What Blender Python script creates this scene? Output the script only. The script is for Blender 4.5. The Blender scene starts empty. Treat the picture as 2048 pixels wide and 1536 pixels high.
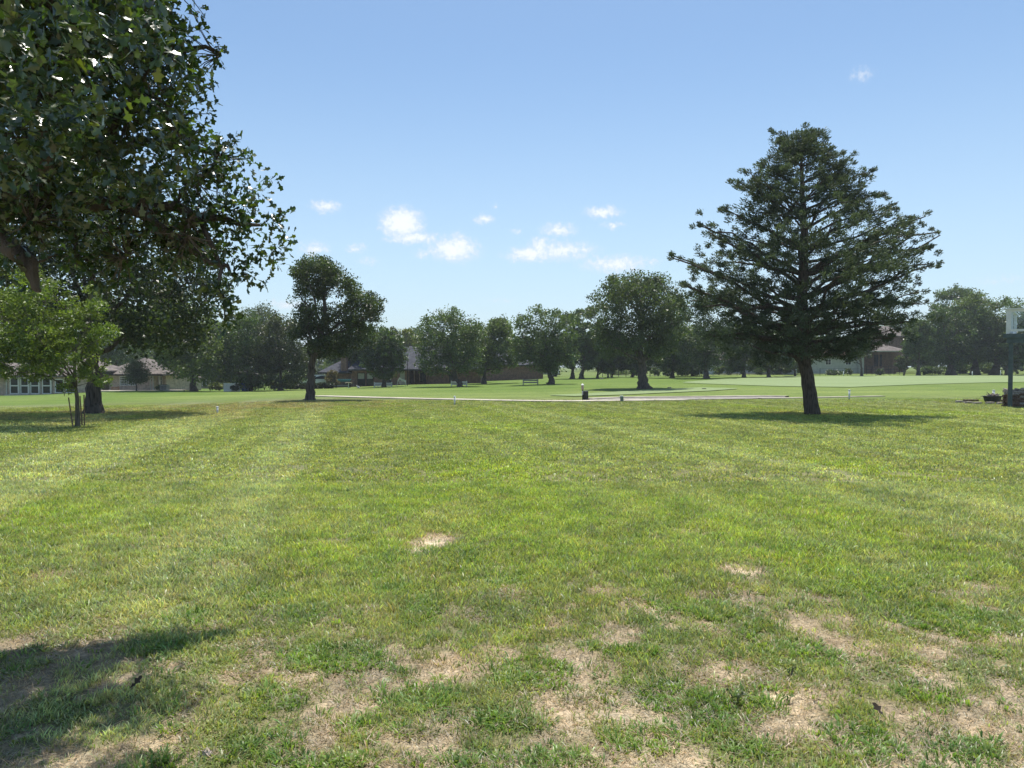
import bpy, math, random
import numpy as np
from mathutils import Vector, Matrix

S = bpy.context.scene
COL = S.collection
rng = np.random.default_rng(7)
random.seed(7)

# ------------------------------------------------------------------ camera
F = 1490.0            # focal length in photo pixels (2048 wide)
CX, CY, HY = 1024.0, 768.0, 728.0
PITCH = math.atan((CY - HY) / F)
EYE = 1.6
cam_d = bpy.data.cameras.new('camera')
cam = bpy.data.objects.new('camera', cam_d)
COL.objects.link(cam)
cam_d.sensor_width = 36.0
cam_d.lens = F / 2048.0 * 36.0
cam_d.clip_start = 0.05
cam_d.clip_end = 8000
cam.location = (0, 0, EYE)
cam.rotation_euler = (math.pi / 2 - PITCH, 0, 0)
S.camera = cam
S.render.resolution_x, S.render.resolution_y = 1024, 768

# ------------------------------------------------------------------ light
SUN_EL = math.radians(73)
SUN_AZ = math.radians(11)     # a little to the right of straight ahead
sun_d = bpy.data.lights.new('sun', 'SUN')
sun_d.energy = 5.0
sun_d.angle = math.radians(0.53)
sun_d.color = (1.0, 0.955, 0.88)
sun = bpy.data.objects.new('sun', sun_d)
COL.objects.link(sun)
sun.rotation_euler = (-(math.pi / 2 - SUN_EL), 0, -SUN_AZ)
sun.location = (0, 10, 40)

S.view_settings.view_transform = 'Standard'
S.view_settings.look = 'None'
S.view_settings.exposure = 0.36
S.view_settings.gamma = 1.0
S.view_settings.use_curve_mapping = False
cy = S.cycles
cy.use_denoising = True
cy.max_bounces = 7
cy.diffuse_bounces = 2
cy.glossy_bounces = 2
cy.transmission_bounces = 5
cy.transparent_max_bounces = 8
cy.volume_bounces = 0
cy.caustics_reflective = False
cy.caustics_refractive = False
cy.sample_clamp_indirect = 6.0
cy.volume_step_rate = 4.0


# ------------------------------------------------------------------ node helpers
class NT:
    def __init__(self, tree):
        self.t = tree

    def n(self, typ, **kw):
        nd = self.t.nodes.new(typ)
        for k, v in kw.items():
            if k == 'ins':
                for a, b in v.items():
                    if hasattr(b, 'bl_idname') and not isinstance(b, (int, float, tuple, list)):
                        self.t.links.new(b, nd.inputs[a])
                    else:
                        nd.inputs[a].default_value = b
            else:
                setattr(nd, k, v)
        return nd

    def math(self, op, a, b=None, c=None, clamp=False):
        nd = self.n('ShaderNodeMath', operation=op, use_clamp=clamp)
        for i, v in enumerate((a, b, c)):
            if v is None:
                continue
            if isinstance(v, (int, float)):
                nd.inputs[i].default_value = v
            else:
                self.t.links.new(v, nd.inputs[i])
        return nd.outputs[0]

    def mix(self, fac, a, b, blend='MIX'):
        nd = self.n('ShaderNodeMix', data_type='RGBA', blend_type=blend)
        for i, v in ((0, fac), (6, a), (7, b)):
            if isinstance(v, (int, float)):
                nd.inputs[i].default_value = v
            elif isinstance(v, tuple):
                nd.inputs[i].default_value = v if len(v) == 4 else v + (1,)
            else:
                self.t.links.new(v, nd.inputs[i])
        return nd.outputs[2]

    def ramp(self, fac, lo, hi):
        nd = self.n('ShaderNodeMapRange', interpolation_type='SMOOTHSTEP')
        self.t.links.new(fac, nd.inputs[0])
        nd.inputs[1].default_value = lo
        nd.inputs[2].default_value = hi
        return nd.outputs[0]

    def noise(self, scale, detail=4, rough=0.55, vec=None, out=0):
        nd = self.n('ShaderNodeTexNoise')
        nd.inputs['Scale'].default_value = scale
        nd.inputs['Detail'].default_value = detail
        nd.inputs['Roughness'].default_value = rough
        if vec is not None:
            self.t.links.new(vec, nd.inputs['Vector'])
        return nd.outputs[out]

    def link(self, a, b):
        self.t.links.new(a, b)


# ------------------------------------------------------------------ world: sky + small cumulus
W = bpy.data.worlds.new('World')
S.world = W
W.use_nodes = True
wt = W.node_tree
wt.nodes.clear()
w = NT(wt)
sky = w.n('ShaderNodeTexSky', sky_type='NISHITA')
sky.sun_disc = False
sky.sun_elevation = SUN_EL
sky.sun_rotation = SUN_AZ
sky.altitude = 250
sky.air_density = 1.0
sky.dust_density = 0.8
sky.ozone_density = 2.5
tc = w.n('ShaderNodeTexCoord')
sep = w.n('ShaderNodeSeparateXYZ', ins={0: tc.outputs['Generated']})
az = w.math('ARCTAN2', sep.outputs[0], sep.outputs[1])
el = w.math('ARCSINE', sep.outputs[2])
ae = w.n('ShaderNodeCombineXYZ', ins={0: az, 1: el})
nz1 = w.n('ShaderNodeTexNoise', ins={'Vector': ae.outputs[0], 'Scale': 70.0, 'Detail': 6.0, 'Roughness': 0.62})
warp = w.n('ShaderNodeVectorMath', operation='MULTIPLY_ADD',
           ins={0: nz1.outputs['Color'], 1: (0.024, 0.018, 0.0), 2: ae.outputs[0]})
warp2 = w.n('ShaderNodeVectorMath', operation='SUBTRACT', ins={0: warp.outputs[0], 1: (0.012, 0.009, 0.0)})
CL = [(652, 413, 30, 11, .8), (803, 446, 40, 24, 1.25), (812, 436, 26, 17, 1.1), (828, 475, 46, 12, 1.0), (790, 480, 26, 6, .7),
      (908, 499, 50, 22, 1.05), (920, 487, 24, 17, .95), (880, 503, 26, 10, .7), (970, 440, 20, 9, .85), (989, 412, 9, 5, .55), (1032, 463, 10, 5, .5),
      (1118, 460, 36, 12, .85), (1205, 424, 34, 11, .95), (1227, 451, 22, 7, .75), (1060, 509, 50, 13, 1.0), (1080, 496, 22, 17, .95),
      (1125, 502, 66, 18, .85), (1165, 500, 34, 9, .7), (1232, 527, 66, 16, .85), (1245, 518, 26, 10, .7), (1305, 524, 14, 6, .55), (630, 497, 28, 14, .7),
      (713, 497, 20, 9, .7), (733, 523, 20, 7, .5), (575, 610, 36, 10, .7), (1722, 148, 24, 12, .42), (884, 625, 36, 9, .35),
      (850, 508, 24, 9, .6), (2010, 560, 60, 8, .35), (1000, 600, 40, 6, .3)]
cl2 = [(a, 0.14 + 0.05 * math.sin(a * 7.3), 0.03 + .012 * math.sin(a * 5), 0.011, .95) for a in
       (-2.9, -2.5, -2.05, -1.7, -1.3, -1.05, 0.95, 1.2, 1.55, 1.95, 2.3, 2.7)]
ells = []
for (px, py, rx, ry, s) in CL:
    u = (px - CX) / F
    vv = (CY - py) / F
    d0 = Vector((u, 1, vv))
    d0 = Matrix.Rotation(-PITCH, 3, 'X') @ d0
    d0.normalize()
    ells.append((math.atan2(d0.x, d0.y), math.asin(d0.z), 1.5 * rx / F, 1.65 * ry / F, s))
acc = None
for (a, e, rx, ry, s) in ells + cl2:
    mp = w.n('ShaderNodeVectorMath', operation='MULTIPLY_ADD',
             ins={0: warp2.outputs[0], 1: (1 / rx, 1 / ry, 0.0), 2: (-a / rx, -e / ry, 0.0)})
    g = w.n('ShaderNodeTexGradient', gradient_type='SPHERICAL', ins={0: mp.outputs[0]})
    v = w.math('MULTIPLY', g.outputs[1], s)
    acc = v if acc is None else w.math('MAXIMUM', acc, v)
nz2 = w.n('ShaderNodeTexNoise', ins={'Vector': ae.outputs[0], 'Scale': 160.0, 'Detail': 5.0, 'Roughness': 0.6})
brk = w.math('MULTIPLY_ADD', nz2.outputs[0], 1.05, -0.54)
dens = w.math('ADD', acc, w.math('MULTIPLY', brk, w.ramp(acc, 0.02, .3)))
cm = w.math('MULTIPLY', w.ramp(dens, 0.05, 0.78), 0.80)
# soft haze band over the horizon, all the way round
hz = w.ramp(el, 0.42, -0.02)
skyc = w.mix(w.math('MULTIPLY', hz, 0.60), sky.outputs[0], (4.35, 5.15, 6.3))
skyc = w.mix(1.0, skyc, (0.93, 1.0, 0.985), 'MULTIPLY')
ccol = w.mix(w.ramp(dens, .35, 1.0), (5.2, 5.6, 6.2), (6.9, 7.0, 7.2))
skyc = w.mix(cm, skyc, ccol)
bg = w.n('ShaderNodeBackground', ins={0: skyc, 1: 0.125})
wo = w.n('ShaderNodeOutputWorld', ins={0: bg.outputs[0]})


# ------------------------------------------------------------------ basic geometry helpers
def ray(px, py):
    u = (px - CX) / F
    v = (CY - py) / F
    c, s = math.cos(PITCH), math.sin(PITCH)
    y = c + v * s
    z = v * c - s
    return u / y, z / y


def P(px, py, d):
    """point seen at photo pixel px, py when it stands d metres ahead"""
    u, z = ray(px, py)
    return Vector((u * d, d, EYE + z * d))


def hash2(ix, iy, seed):
    h = (ix.astype(np.int64) * 374761393 + iy.astype(np.int64) * 668265263 + seed * 1442695041) & 0xffffffff
    h = ((h ^ (h >> 13)) * 1274126177) & 0xffffffff
    h = (h ^ (h >> 16)) & 0xffffff
    return h / float(0xffffff)


def vnoise(x, y, seed=0):
    x = np.asarray(x, float)
    y = np.asarray(y, float)
    ix, iy = np.floor(x), np.floor(y)
    fx, fy = x - ix, y - iy
    fx = fx * fx * (3 - 2 * fx)
    fy = fy * fy * (3 - 2 * fy)
    a, b = hash2(ix, iy, seed), hash2(ix + 1, iy, seed)
    c, d = hash2(ix, iy + 1, seed), hash2(ix + 1, iy + 1, seed)
    return (a * (1 - fx) + b * fx) * (1 - fy) + (c * (1 - fx) + d * fx) * fy


def fbm(x, y, seed=0, octv=4):
    s, a, t = 0, 1.0, 0
    for i in range(octv):
        s = s + a * vnoise(np.asarray(x) * 2 ** i + 17.3 * i, np.asarray(y) * 2 ** i - 9.1 * i, seed + i)
        t += a
        a *= 0.55
    return s / t


def smooth(a, lo, hi):
    t = np.clip((a - lo) / (hi - lo), 0, 1)
    return t * t * (3 - 2 * t)


# ------------------------------------------------------------------ terrain height
DR = np.array([20, 30, 40, 55, 75, 95, 120, 160, 250, 500, 4000.])
PXC = np.array([-900, 0, 300, 450, 600, 900, 1200, 1500, 1800, 2100, 3000.])
YT = np.array([
    # 20   30   40   55   75   95   120  160  250  500  4000
    [868, 836, 822, 812, 800, 792, 788, 782, 770, 750, 731],
    [864, 829, 816, 806, 794.5, 789, 785, 778, 764, 748, 731],
    [863, 826, 813, 800, 786, 777.5, 776, 772, 762, 748, 731],
    [863, 825, 808, 796, 787, 781, 778, 772, 760, 748, 731],
    [862, 823, 802, 790, 783, 777, 772, 764, 754, 744, 731],
    [862, 822, 803, 788, 776, 768, 762, 756, 748, 740, 731],
    [862, 822, 803, 784, 769, 760, 753, 749, 744, 738, 731],
    [862, 822, 803, 783, 768, 758, 750, 746, 742, 737, 731],
    [862, 822, 803, 781, 768, 758, 751, 744, 739, 735, 731],
    [862, 822, 803, 780, 767, 757, 750, 743, 738, 735, 731],
    [862, 822, 803, 780, 767, 757, 750, 743, 738, 735, 731]])
LD = np.log(DR)
ZT = np.array([[-ray(1024, y)[1] * d for y, d in zip(r, DR)] for r in YT])   # drop under the eye


def _drop(px, d):
    px = np.clip(px, PXC[0], PXC[-1])
    near = EYE + 0.01 * np.clip(d, 0, 100)
    ld = np.log(np.clip(d, DR[0], DR[-1]))
    i = np.clip(np.searchsorted(PXC, px) - 1, 0, len(PXC) - 2)
    j = np.clip(np.searchsorted(LD, ld) - 1, 0, len(LD) - 2)
    fx = (px - PXC[i]) / (PXC[i + 1] - PXC[i])
    fx = fx * fx * (3 - 2 * fx)
    fy = (ld - LD[j]) / (LD[j + 1] - LD[j])
    h = (ZT[i, j] * (1 - fx) + ZT[i + 1, j] * fx) * (1 - fy) + (ZT[i, j + 1] * (1 - fx) + ZT[i + 1, j + 1] * fx) * fy
    k = smooth(d, 12, 24)
    return near * (1 - k) + h * k


def height_raw(X, Y):
    X = np.asarray(X, float)
    Y = np.asarray(Y, float)
    Yc = np.maximum(Y, 6)
    px = CX + F * X / Yc
    tot = 0
    for a in (0.9, 1.0, 1.1):
        for b in (-50, 0, 50):
            tot = tot + _drop(px + b, Yc * a)
    z = EYE - tot / 9
    near = 1 - smooth(np.hypot(X, Y), 14, 40)
    z = z + near * 0.05 * (fbm(X * 0.9, Y * 0.9, 5, 3) - 0.5) + near * 0.018 * (fbm(X * 6, Y * 6, 9, 3) - 0.5)
    z = z + 0.25 * (fbm(X * 0.05, Y * 0.05, 31, 2) - 0.5) * smooth(Y, 25, 60) * 0.5
    return z


def axis(lo, hi, step, grow, far):
    a = list(np.arange(lo, hi + 1e-6, step))
    s = step
    while a[-1] < far:
        s *= grow
        a.append(a[-1] + s)
    return a


xs = axis(0, 7.0, 0.10, 1.034, 900)
xs = np.array([-v for v in xs[::-1]][:-1] + xs)
ys = axis(1.6, 13, 0.09, 1.026, 1100)
ys = np.array(list(-np.geomspace(400, 1, 22)) + [0, .8] + ys)
GX, GY = np.meshgrid(xs, ys)
GZ = height_raw(GX, GY)


def gz(X, Y):
    X = np.asarray(X, float)
    Y = np.asarray(Y, float)
    i = np.clip(np.searchsorted(xs, X) - 1, 0, len(xs) - 2)
    j = np.clip(np.searchsorted(ys, Y) - 1, 0, len(ys) - 2)
    fx = (X - xs[i]) / (xs[i + 1] - xs[i])
    fy = (Y - ys[j]) / (ys[j + 1] - ys[j])
    return (GZ[j, i] * (1 - fx) + GZ[j, i + 1] * fx) * (1 - fy) + (GZ[j + 1, i] * (1 - fx) + GZ[j + 1, i + 1] * fx) * fy


_D = np.geomspace(2, 900, 2500)


def G(px, py):
    """ground point seen at photo pixel"""
    u, z = ray(px, py)
    zz = EYE + z * _D
    g = gz(u * _D, _D)
    k = np.argmax(zz < g)
    if k == 0:
        k = len(_D) - 1
    d = _D[k]
    return Vector((u * d, d, float(g[k])))


def GD(px, d):
    """ground point at column px and distance d"""
    u = (px - CX) / F
    return Vector((u * d, d, float(gz(u * d, d))))


# ------------------------------------------------------------------ object helpers
def tag(o, label=None, cat=None, group=None, kind=None):
    if label: o['label'] = label
    if cat: o['category'] = cat
    if group: o['group'] = group
    if kind: o['kind'] = kind
    return o


def empty(name, loc, label=None, cat=None, group=None, rz=0):
    o = bpy.data.objects.new(name, None)
    o.location = loc
    o.rotation_euler = (0, 0, rz)
    o.empty_display_size = 0.3
    COL.objects.link(o)
    return tag(o, label, cat, group)


def link_mesh(name, me, mat, parent=None, loc=None):
    if mat is not None and not me.materials:
        me.materials.append(mat)
    o = bpy.data.objects.new(name, me)
    COL.objects.link(o)
    if parent is not None:
        o.parent = parent
    if loc is not None:
        o.location = loc
    return o


def fast_mesh(name, V, Fc, tint=None, smooth_sh=False):
    """V (n,3), Fc (m,k) int array"""
    V = np.asarray(V, np.float32)
    Fc = np.asarray(Fc, np.int32)
    me = bpy.data.meshes.new(name)
    m, k = Fc.shape
    me.vertices.add(len(V))
    me.vertices.foreach_set('co', V.ravel())
    me.loops.add(m * k)
    me.loops.foreach_set('vertex_index', Fc.ravel())
    me.polygons.add(m)
    me.polygons.foreach_set('loop_start', np.arange(m, dtype=np.int32) * k)
    me.polygons.foreach_set('loop_total', np.full(m, k, np.int32))
    if smooth_sh:
        me.polygons.foreach_set('use_smooth', np.ones(m, bool))
    if tint is not None:
        at = me.attributes.new('tint', 'FLOAT_COLOR', 'POINT')
        t = np.ones((len(V), 4), np.float32)
        t[:, :3] = tint
        at.data.foreach_set('color', t.ravel())
    me.update(calc_edges=True)
    return me


class MB:
    """collects plain shapes into one mesh (verts relative to an origin)"""

    def __init__(self, origin=(0, 0, 0)):
        self.v, self.f, self.o = [], [], Vector(origin)

    def add(self, vs, fs):
        b = len(self.v)
        self.v += [Vector(p) - self.o for p in vs]
        self.f += [tuple(b + i for i in f) for f in fs]
        return self

    def box(self, a, b, rot=None, bev=0):
        (x0, y0, z0), (x1, y1, z1) = a, b
        vs = [Vector(p) for p in ((x0, y0, z0), (x1, y0, z0), (x1, y1, z0), (x0, y1, z0), (x0, y0, z1), (x1, y0, z1), (x1, y1, z1), (x0, y1, z1))]
        if rot is not None:
            c = sum(vs, Vector()) / 8
            vs = [c + rot @ (p - c) for p in vs]
        return self.add(vs, [(0, 3, 2, 1), (4, 5, 6, 7), (0, 1, 5, 4), (1, 2, 6, 5), (2, 3, 7, 6), (3, 0, 4, 7)])

    def tube(self, pts, rad, n=8, cap=True, wob=0.0):
        pts = [Vector(p) for p in pts]
        if isinstance(rad, (int, float)):
            rad = [rad] * len(pts)
        rings = []
        t0 = (pts[1] - pts[0]).normalized()
        up = Vector((1, 0, 0)) if abs(t0.x) < 0.8 else Vector((0, 1, 0))
        vs = []
        for i, p in enumerate(pts):
            t = (pts[min(i + 1, len(pts) - 1)] - pts[max(i - 1, 0)]).normalized()
            a = (up - t * up.dot(t)).normalized()
            b = t.cross(a)
            for k in range(n):
                r = rad[i] * (1 + wob * (random.random() - .5))
                an = 2 * math.pi * k / n
                vs.append(p + (a * math.cos(an) + b * math.sin(an)) * r)
        fs = []
        for i in range(len(pts) - 1):
            for k in range(n):
                fs.append((i * n + k, i * n + (k + 1) % n, (i + 1) * n + (k + 1) % n, (i + 1) * n + k))
        if cap:
            fs.append(tuple(range(n - 1, -1, -1)))
            fs.append(tuple((len(pts) - 1) * n + k for k in range(n)))
        return self.add(vs, fs)

    def build(self, name, mat, parent=None, loc=None, smooth_sh=False):
        me = bpy.data.meshes.new(name)
        me.from_pydata([tuple(p) for p in self.v], [], self.f)
        if smooth_sh:
            me.polygons.foreach_set('use_smooth', [True] * len(me.polygons))
        me.update()
        return link_mesh(name, me, mat, parent, loc)


# ------------------------------------------------------------------ materials
def mat(name):
    m = bpy.data.materials.new(name)
    m.use_nodes = True
    m.node_tree.nodes.clear()
    return m, NT(m.node_tree)


def out(n, shader):
    n.n('ShaderNodeOutputMaterial', ins={0: shader})


def simple(name, col, rough=0.7, var=0.15, scale=8.0, bump=0.0, bscale=40, metal=0.0, spec=0.4, col2=None):
    m, n = mat(name)
    tcn = n.n('ShaderNodeTexCoord')
    nz = n.noise(scale, 5, 0.6, tcn.outputs['Object'])
    c2 = col2 or tuple(c * (1 - var * 2) for c in col)
    c1 = col if col2 else tuple(min(1, c * (1 + var)) for c in col)
    c = n.mix(n.ramp(nz, 0.3, 0.7), c2, c1)
    b = n.n('ShaderNodeBsdfPrincipled', ins={'Base Color': c, 'Roughness': rough, 'Metallic': metal, 'Specular IOR Level': spec})
    if bump:
        bn = n.noise(bscale, 4, 0.6, tcn.outputs['Object'])
        bp = n.n('ShaderNodeBump', ins={'Height': bn, 'Strength': bump, 'Distance': 0.02})
        n.link(bp.outputs[0], b.inputs['Normal'])
    out(n, b.outputs[0])
    return m


def leafmat(name, gloss=0.35, rough=0.45, transl=0.45, inst=False, tcol=(1.25, 1.35, 0.5)):
    m, n = mat(name)
    at = n.n('ShaderNodeAttribute', attribute_name='tint')
    at.attribute_type = 'INSTANCER' if inst else 'GEOMETRY'
    col = at.outputs['Color']
    oi = n.n('ShaderNodeNewGeometry')
    nz = n.noise(1.7, 3, 0.6, oi.outputs['Position'])
    col = n.mix(1.0, col, n.mix(n.ramp(nz, .3, .7), (0.8, 0.85, 0.85), (1.15, 1.1, 1.0)), 'MULTIPLY')
    if inst:
        bt = n.n('ShaderNodeAttribute', attribute_name='blade')
        col = n.mix(1.0, col, bt.outputs['Color'], 'MULTIPLY')
    b = n.n('ShaderNodeBsdfPrincipled', ins={'Base Color': col, 'Roughness': rough, 'Specular IOR Level': gloss})
    tcl = n.mix(1.0, col, tcol, 'MULTIPLY')
    tr = n.n('ShaderNodeBsdfTranslucent', ins={0: tcl})
    mx = n.n('ShaderNodeMixShader', ins={0: transl, 1: b.outputs[0], 2: tr.outputs[0]})
    out(n, mx.outputs[0])
    return m


M_leaf_far = leafmat('foliage', 0.45, 0.42, 0.40)
M_leaf_oak = leafmat('oak leaf', 1.0, 0.28, 0.3, tcol=(1.7, 2.0, .6))
M_cedar = leafmat('cedar foliage', 0.2, 0.6, 0.25, tcol=(1.1, 1.2, 0.6))
M_grass = leafmat('grass blades', 0.6, 0.42, 0.45, inst=True, tcol=(1.25, 1.3, 0.6))


def barkmat(name, c1, c2, sc=1.0):
    m, n = mat(name)
    tcn = n.n('ShaderNodeTexCoord')
    mp = n.n('ShaderNodeMapping', ins={0: tcn.outputs['Object'], 3: (9 * sc, 9 * sc, 1.6 * sc)})
    nz = n.noise(1.6, 6, 0.65, mp.outputs[0])
    vo = n.n('ShaderNodeTexVoronoi', ins={'Vector': mp.outputs[0], 'Scale': 1.4})
    h = n.math('ADD', nz, n.math('MULTIPLY', vo.outputs[0], 0.5))
    c = n.mix(n.ramp(h, .35, .95), c1, c2)
    bp = n.n('ShaderNodeBump', ins={'Height': h, 'Strength': 0.9, 'Distance': 0.06})
    b = n.n('ShaderNodeBsdfPrincipled', ins={'Base Color': c, 'Roughness': 0.95, 'Specular IOR Level': 0.1, 'Normal': bp.outputs[0]})
    out(n, b.outputs[0])
    return m


M_bark = barkmat('bark', (0.03, 0.025, 0.02), (0.14, 0.12, 0.10))
M_bark_cedar = barkmat('cedar bark', (0.035, 0.028, 0.022), (0.13, 0.105, 0.085), 1.4)
M_bark_young = barkmat('young bark', (0.06, 0.055, 0.04), (0.17, 0.15, 0.12), 2.0)
M_white = simple('white painted', (0.78, 0.78, 0.76), 0.5, 0.05, 6)
M_pvc = simple('white plastic pipe', (0.72, 0.74, 0.74), 0.35, 0.06, 12)
M_dark = simple('dark metal', (0.02, 0.02, 0.022), 0.5, 0.2, 10, metal=0.4)
M_black = simple('black plastic', (0.022, 0.026, 0.026), 0.45, 0.2, 6)
M_stone = simple('pale flagstone', (0.5, 0.44, 0.38), 0.9, 0.2, 9, 0.6, 20, col2=(0.24, 0.18, 0.14))
M_wood_grey = simple('bleached split wood', (0.48, 0.44, 0.38), 0.9, 0.25, 14, 0.5, 30, col2=(0.2, 0.16, 0.13))
M_wood_brown = simple('firewood', (0.26, 0.17, 0.11), 0.9, 0.25, 14, 0.6, 30, col2=(0.09, 0.06, 0.04))
M_wood_stake = simple('weathered stake', (0.2, 0.14, 0.09), 0.9, 0.2, 20)
M_deckpaint = simple('grey green deck paint', (0.085, 0.115, 0.12), 0.65, 0.12, 5)
M_glass, n = mat('window glass')
b = n.n('ShaderNodeBsdfPrincipled', ins={'Base Color': (0.02, 0.025, 0.028, 1), 'Roughness': 0.12, 'Specular IOR Level': 0.3})
out(n, b.outputs[0])
M_blind = simple('window blinds', (0.36, 0.36, 0.33), 0.8, 0.1, 3)
M_trim = simple('pale trim', (0.55, 0.52, 0.46), 0.7, 0.08, 4)
M_tan = simple('tan siding', (0.42, 0.36, 0.27), 0.85, 0.1, 3)
M_whitewall = simple('pale siding', (0.52, 0.54, 0.5), 0.8, 0.06, 2)
M_teal = simple('teal fabric', (0.06, 0.2, 0.23), 0.7, 0.1, 3)
M_blue = simple('blue plastic', (0.02, 0.06, 0.2), 0.5, 0.1, 3)
M_rubber = simple('tyre rubber', (0.02, 0.02, 0.02), 0.8, 0.1, 10)
M_carwhite = simple('white car paint', (0.75, 0.76, 0.77), 0.25, 0.02, 2, spec=0.6)
M_lamp_red = simple('tail lamp', (0.35, 0.02, 0.02), 0.3, 0.1, 5)
M_concrete = simple('concrete', (0.46, 0.41, 0.33), 0.9, 0.16, 0.9, 0.2, 60)
M_sandy = simple('gravel soil', (0.27, 0.245, 0.21), 0.95, 0.15, 2.2, 0.4, 60)


def brickmat(name, a, bb, mortar, sc=1.0):
    m, n = mat(name)
    tcn = n.n('ShaderNodeTexCoord')
    sp = n.n('ShaderNodeSeparateXYZ', ins={0: tcn.outputs['Object']})
    u = n.math('ADD', sp.outputs[0], sp.outputs[1])
    cmb = n.n('ShaderNodeCombineXYZ', ins={0: u, 1: sp.outputs[2]})
    br = n.n('ShaderNodeTexBrick', ins={'Vector': cmb.outputs[0], 'Color1': a + (1,), 'Color2': bb + (1,), 'Mortar': mortar + (1,),
                                        'Scale': sc, 'Brick Width': 0.22, 'Row Height': 0.08, 'Mortar Size': 0.012})
    nz = n.noise(3.0, 4, 0.6, tcn.outputs['Object'])
    c = n.mix(1.0, br.outputs[0], n.mix(n.ramp(nz, .3, .7), (0.75, .75, .75), (1.2, 1.2, 1.2)), 'MULTIPLY')
    bsd = n.n('ShaderNodeBsdfPrincipled', ins={'Base Color': c, 'Roughness': 0.9, 'Specular IOR Level': 0.2})
    out(n, bsd.outputs[0])
    return m


M_brick_red = brickmat('red brick', (0.22, 0.085, 0.055), (0.16, 0.07, 0.05), (0.3, 0.26, 0.22))
M_brick_pink = brickmat('pink brick', (0.52, 0.35, 0.27), (0.60, 0.46, 0.36), (0.5, 0.45, 0.38))


def shingle(name, c1, c2):
    m, n = mat(name)
    tcn = n.n('ShaderNodeTexCoord')
    wv = n.n('ShaderNodeTexBrick', ins={'Vector': tcn.outputs['Object'], 'Color1': c1 + (1,), 'Color2': c2 + (1,), 'Mortar': tuple(x * .6 for x in c2) + (1,),
                                        'Scale': 1.0, 'Brick Width': 0.33, 'Row Height': 0.18, 'Mortar Size': 0.012})
    nz = n.noise(1.2, 6, 0.7, tcn.outputs['Object'])
    c = n.mix(1.0, wv.outputs[0], n.mix(n.ramp(nz, .3, .7), (0.7, .7, .7), (1.25, 1.25, 1.25)), 'MULTIPLY')
    bsd = n.n('ShaderNodeBsdfPrincipled', ins={'Base Color': c, 'Roughness': 0.92, 'Specular IOR Level': 0.15})
    out(n, bsd.outputs[0])
    return m


M_roof_grey = shingle('charcoal shingles', (0.075, 0.078, 0.09), (0.055, 0.057, 0.068))
M_roof_brown = shingle('brown grey shingles', (0.19, 0.165, 0.15), (0.145, 0.125, 0.115))
M_roof_red = shingle('reddish shingles', (0.24, 0.16, 0.145), (0.19, 0.125, 0.11))

# ------------------------------------------------------------------ lawn colour fields (albedo, numpy)
bare_spots = []
for (px, py, rx, ry, s) in [(862, 1086, 42, 18, 1.4), (840, 1100, 22, 12, 1.2), (1490, 1147, 34, 16, 1.1), (1300, 1215, 48, 14, 1.0), (1340, 1232, 30, 10, .8),
                            (1630, 1197, 40, 9, .8), (1650, 1240, 50, 12, .9), (1780, 1242, 44, 12, .9), (1945, 1178, 34, 9, .9), (1400, 1190, 40, 9, .7),
                            (1560, 1290, 60, 14, .8), (1460, 1345, 90, 22, 1.0), (1580, 1385, 80, 20, 1.15), (1700, 1300, 60, 16, .9), (1760, 1330, 50, 14, .8),
                            (900, 1340, 80, 18, .9), (980, 1300, 50, 14, .7), (1170, 1400, 70, 24, .8), (1150, 1465, 60, 18, 1.0), (1550, 1460, 90, 26, .95),
                            (1730, 1500, 80, 24, .9), (2020, 1460, 50, 22, 1.15), (1960, 1400, 80, 18, .7), (770, 1370, 50, 20, .8), (730, 1420, 40, 16, .9),
                            (400, 1260, 70, 14, .8), (250, 1320, 80, 12, .7), (110, 1300, 60, 10, .6), (110, 1500, 90, 16, .7), (620, 1480, 40, 16, .8),
                            (480, 1340, 60, 16, .6), (660, 1245, 40, 10, .6), (440, 1130, 30, 10, .5), (110, 1150, 50, 8, .55), (240, 1145, 40, 8, .5),
                            (1000, 1190, 60, 10, .5), (1200, 1185, 60, 10, .6), (1360, 1430, 60, 14, .7), (1900, 1300, 90, 16, .7), (1830, 1440, 60, 14, .7), (780, 1500, 50, 18, .8),
                            (880, 1440, 40, 14, .7), (480, 835, 14, 3, .9), (1850, 1180, 60, 8, .5), (1240, 1270, 50, 12, .7), (930, 1230, 60, 12, .5)]:
    c = G(px, py)
    e = G(px, py - ry)
    bare_spots.append((c.x, c.y, rx / F * c.y, max(0.05, e.y - c.y), s))
lush = []
for (px, py, rx, ry) in [(520, 1195, 60, 16), (612, 1228, 40, 20), (1060, 1345, 70, 30), (840, 1400, 90, 22), (660, 1320, 110, 30), (1330, 1400, 60, 26), (1290, 1480, 80, 30),
                         (1440, 1225, 80, 20), (1480, 1265, 50, 14), (1600, 1310, 90, 24), (1000, 1530, 200, 20), (1500, 1500, 60, 22), (1900, 1240, 120, 30),
                         (1700, 1180, 90, 16), (1930, 1500, 70, 26), (520, 1500, 80, 30), (560, 1400, 60, 20), (330, 1300, 60, 16), (1260, 1310, 60, 14), (750, 1460, 60, 18), (1850, 1390, 60, 16), (650, 1530, 120, 16)]:
    c = G(px, min(py, 1534))
    e = G(px, min(py, 1534) - ry)
    lush.append((c.x, c.y, rx / F * c.y, max(0.06, e.y - c.y)))


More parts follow.
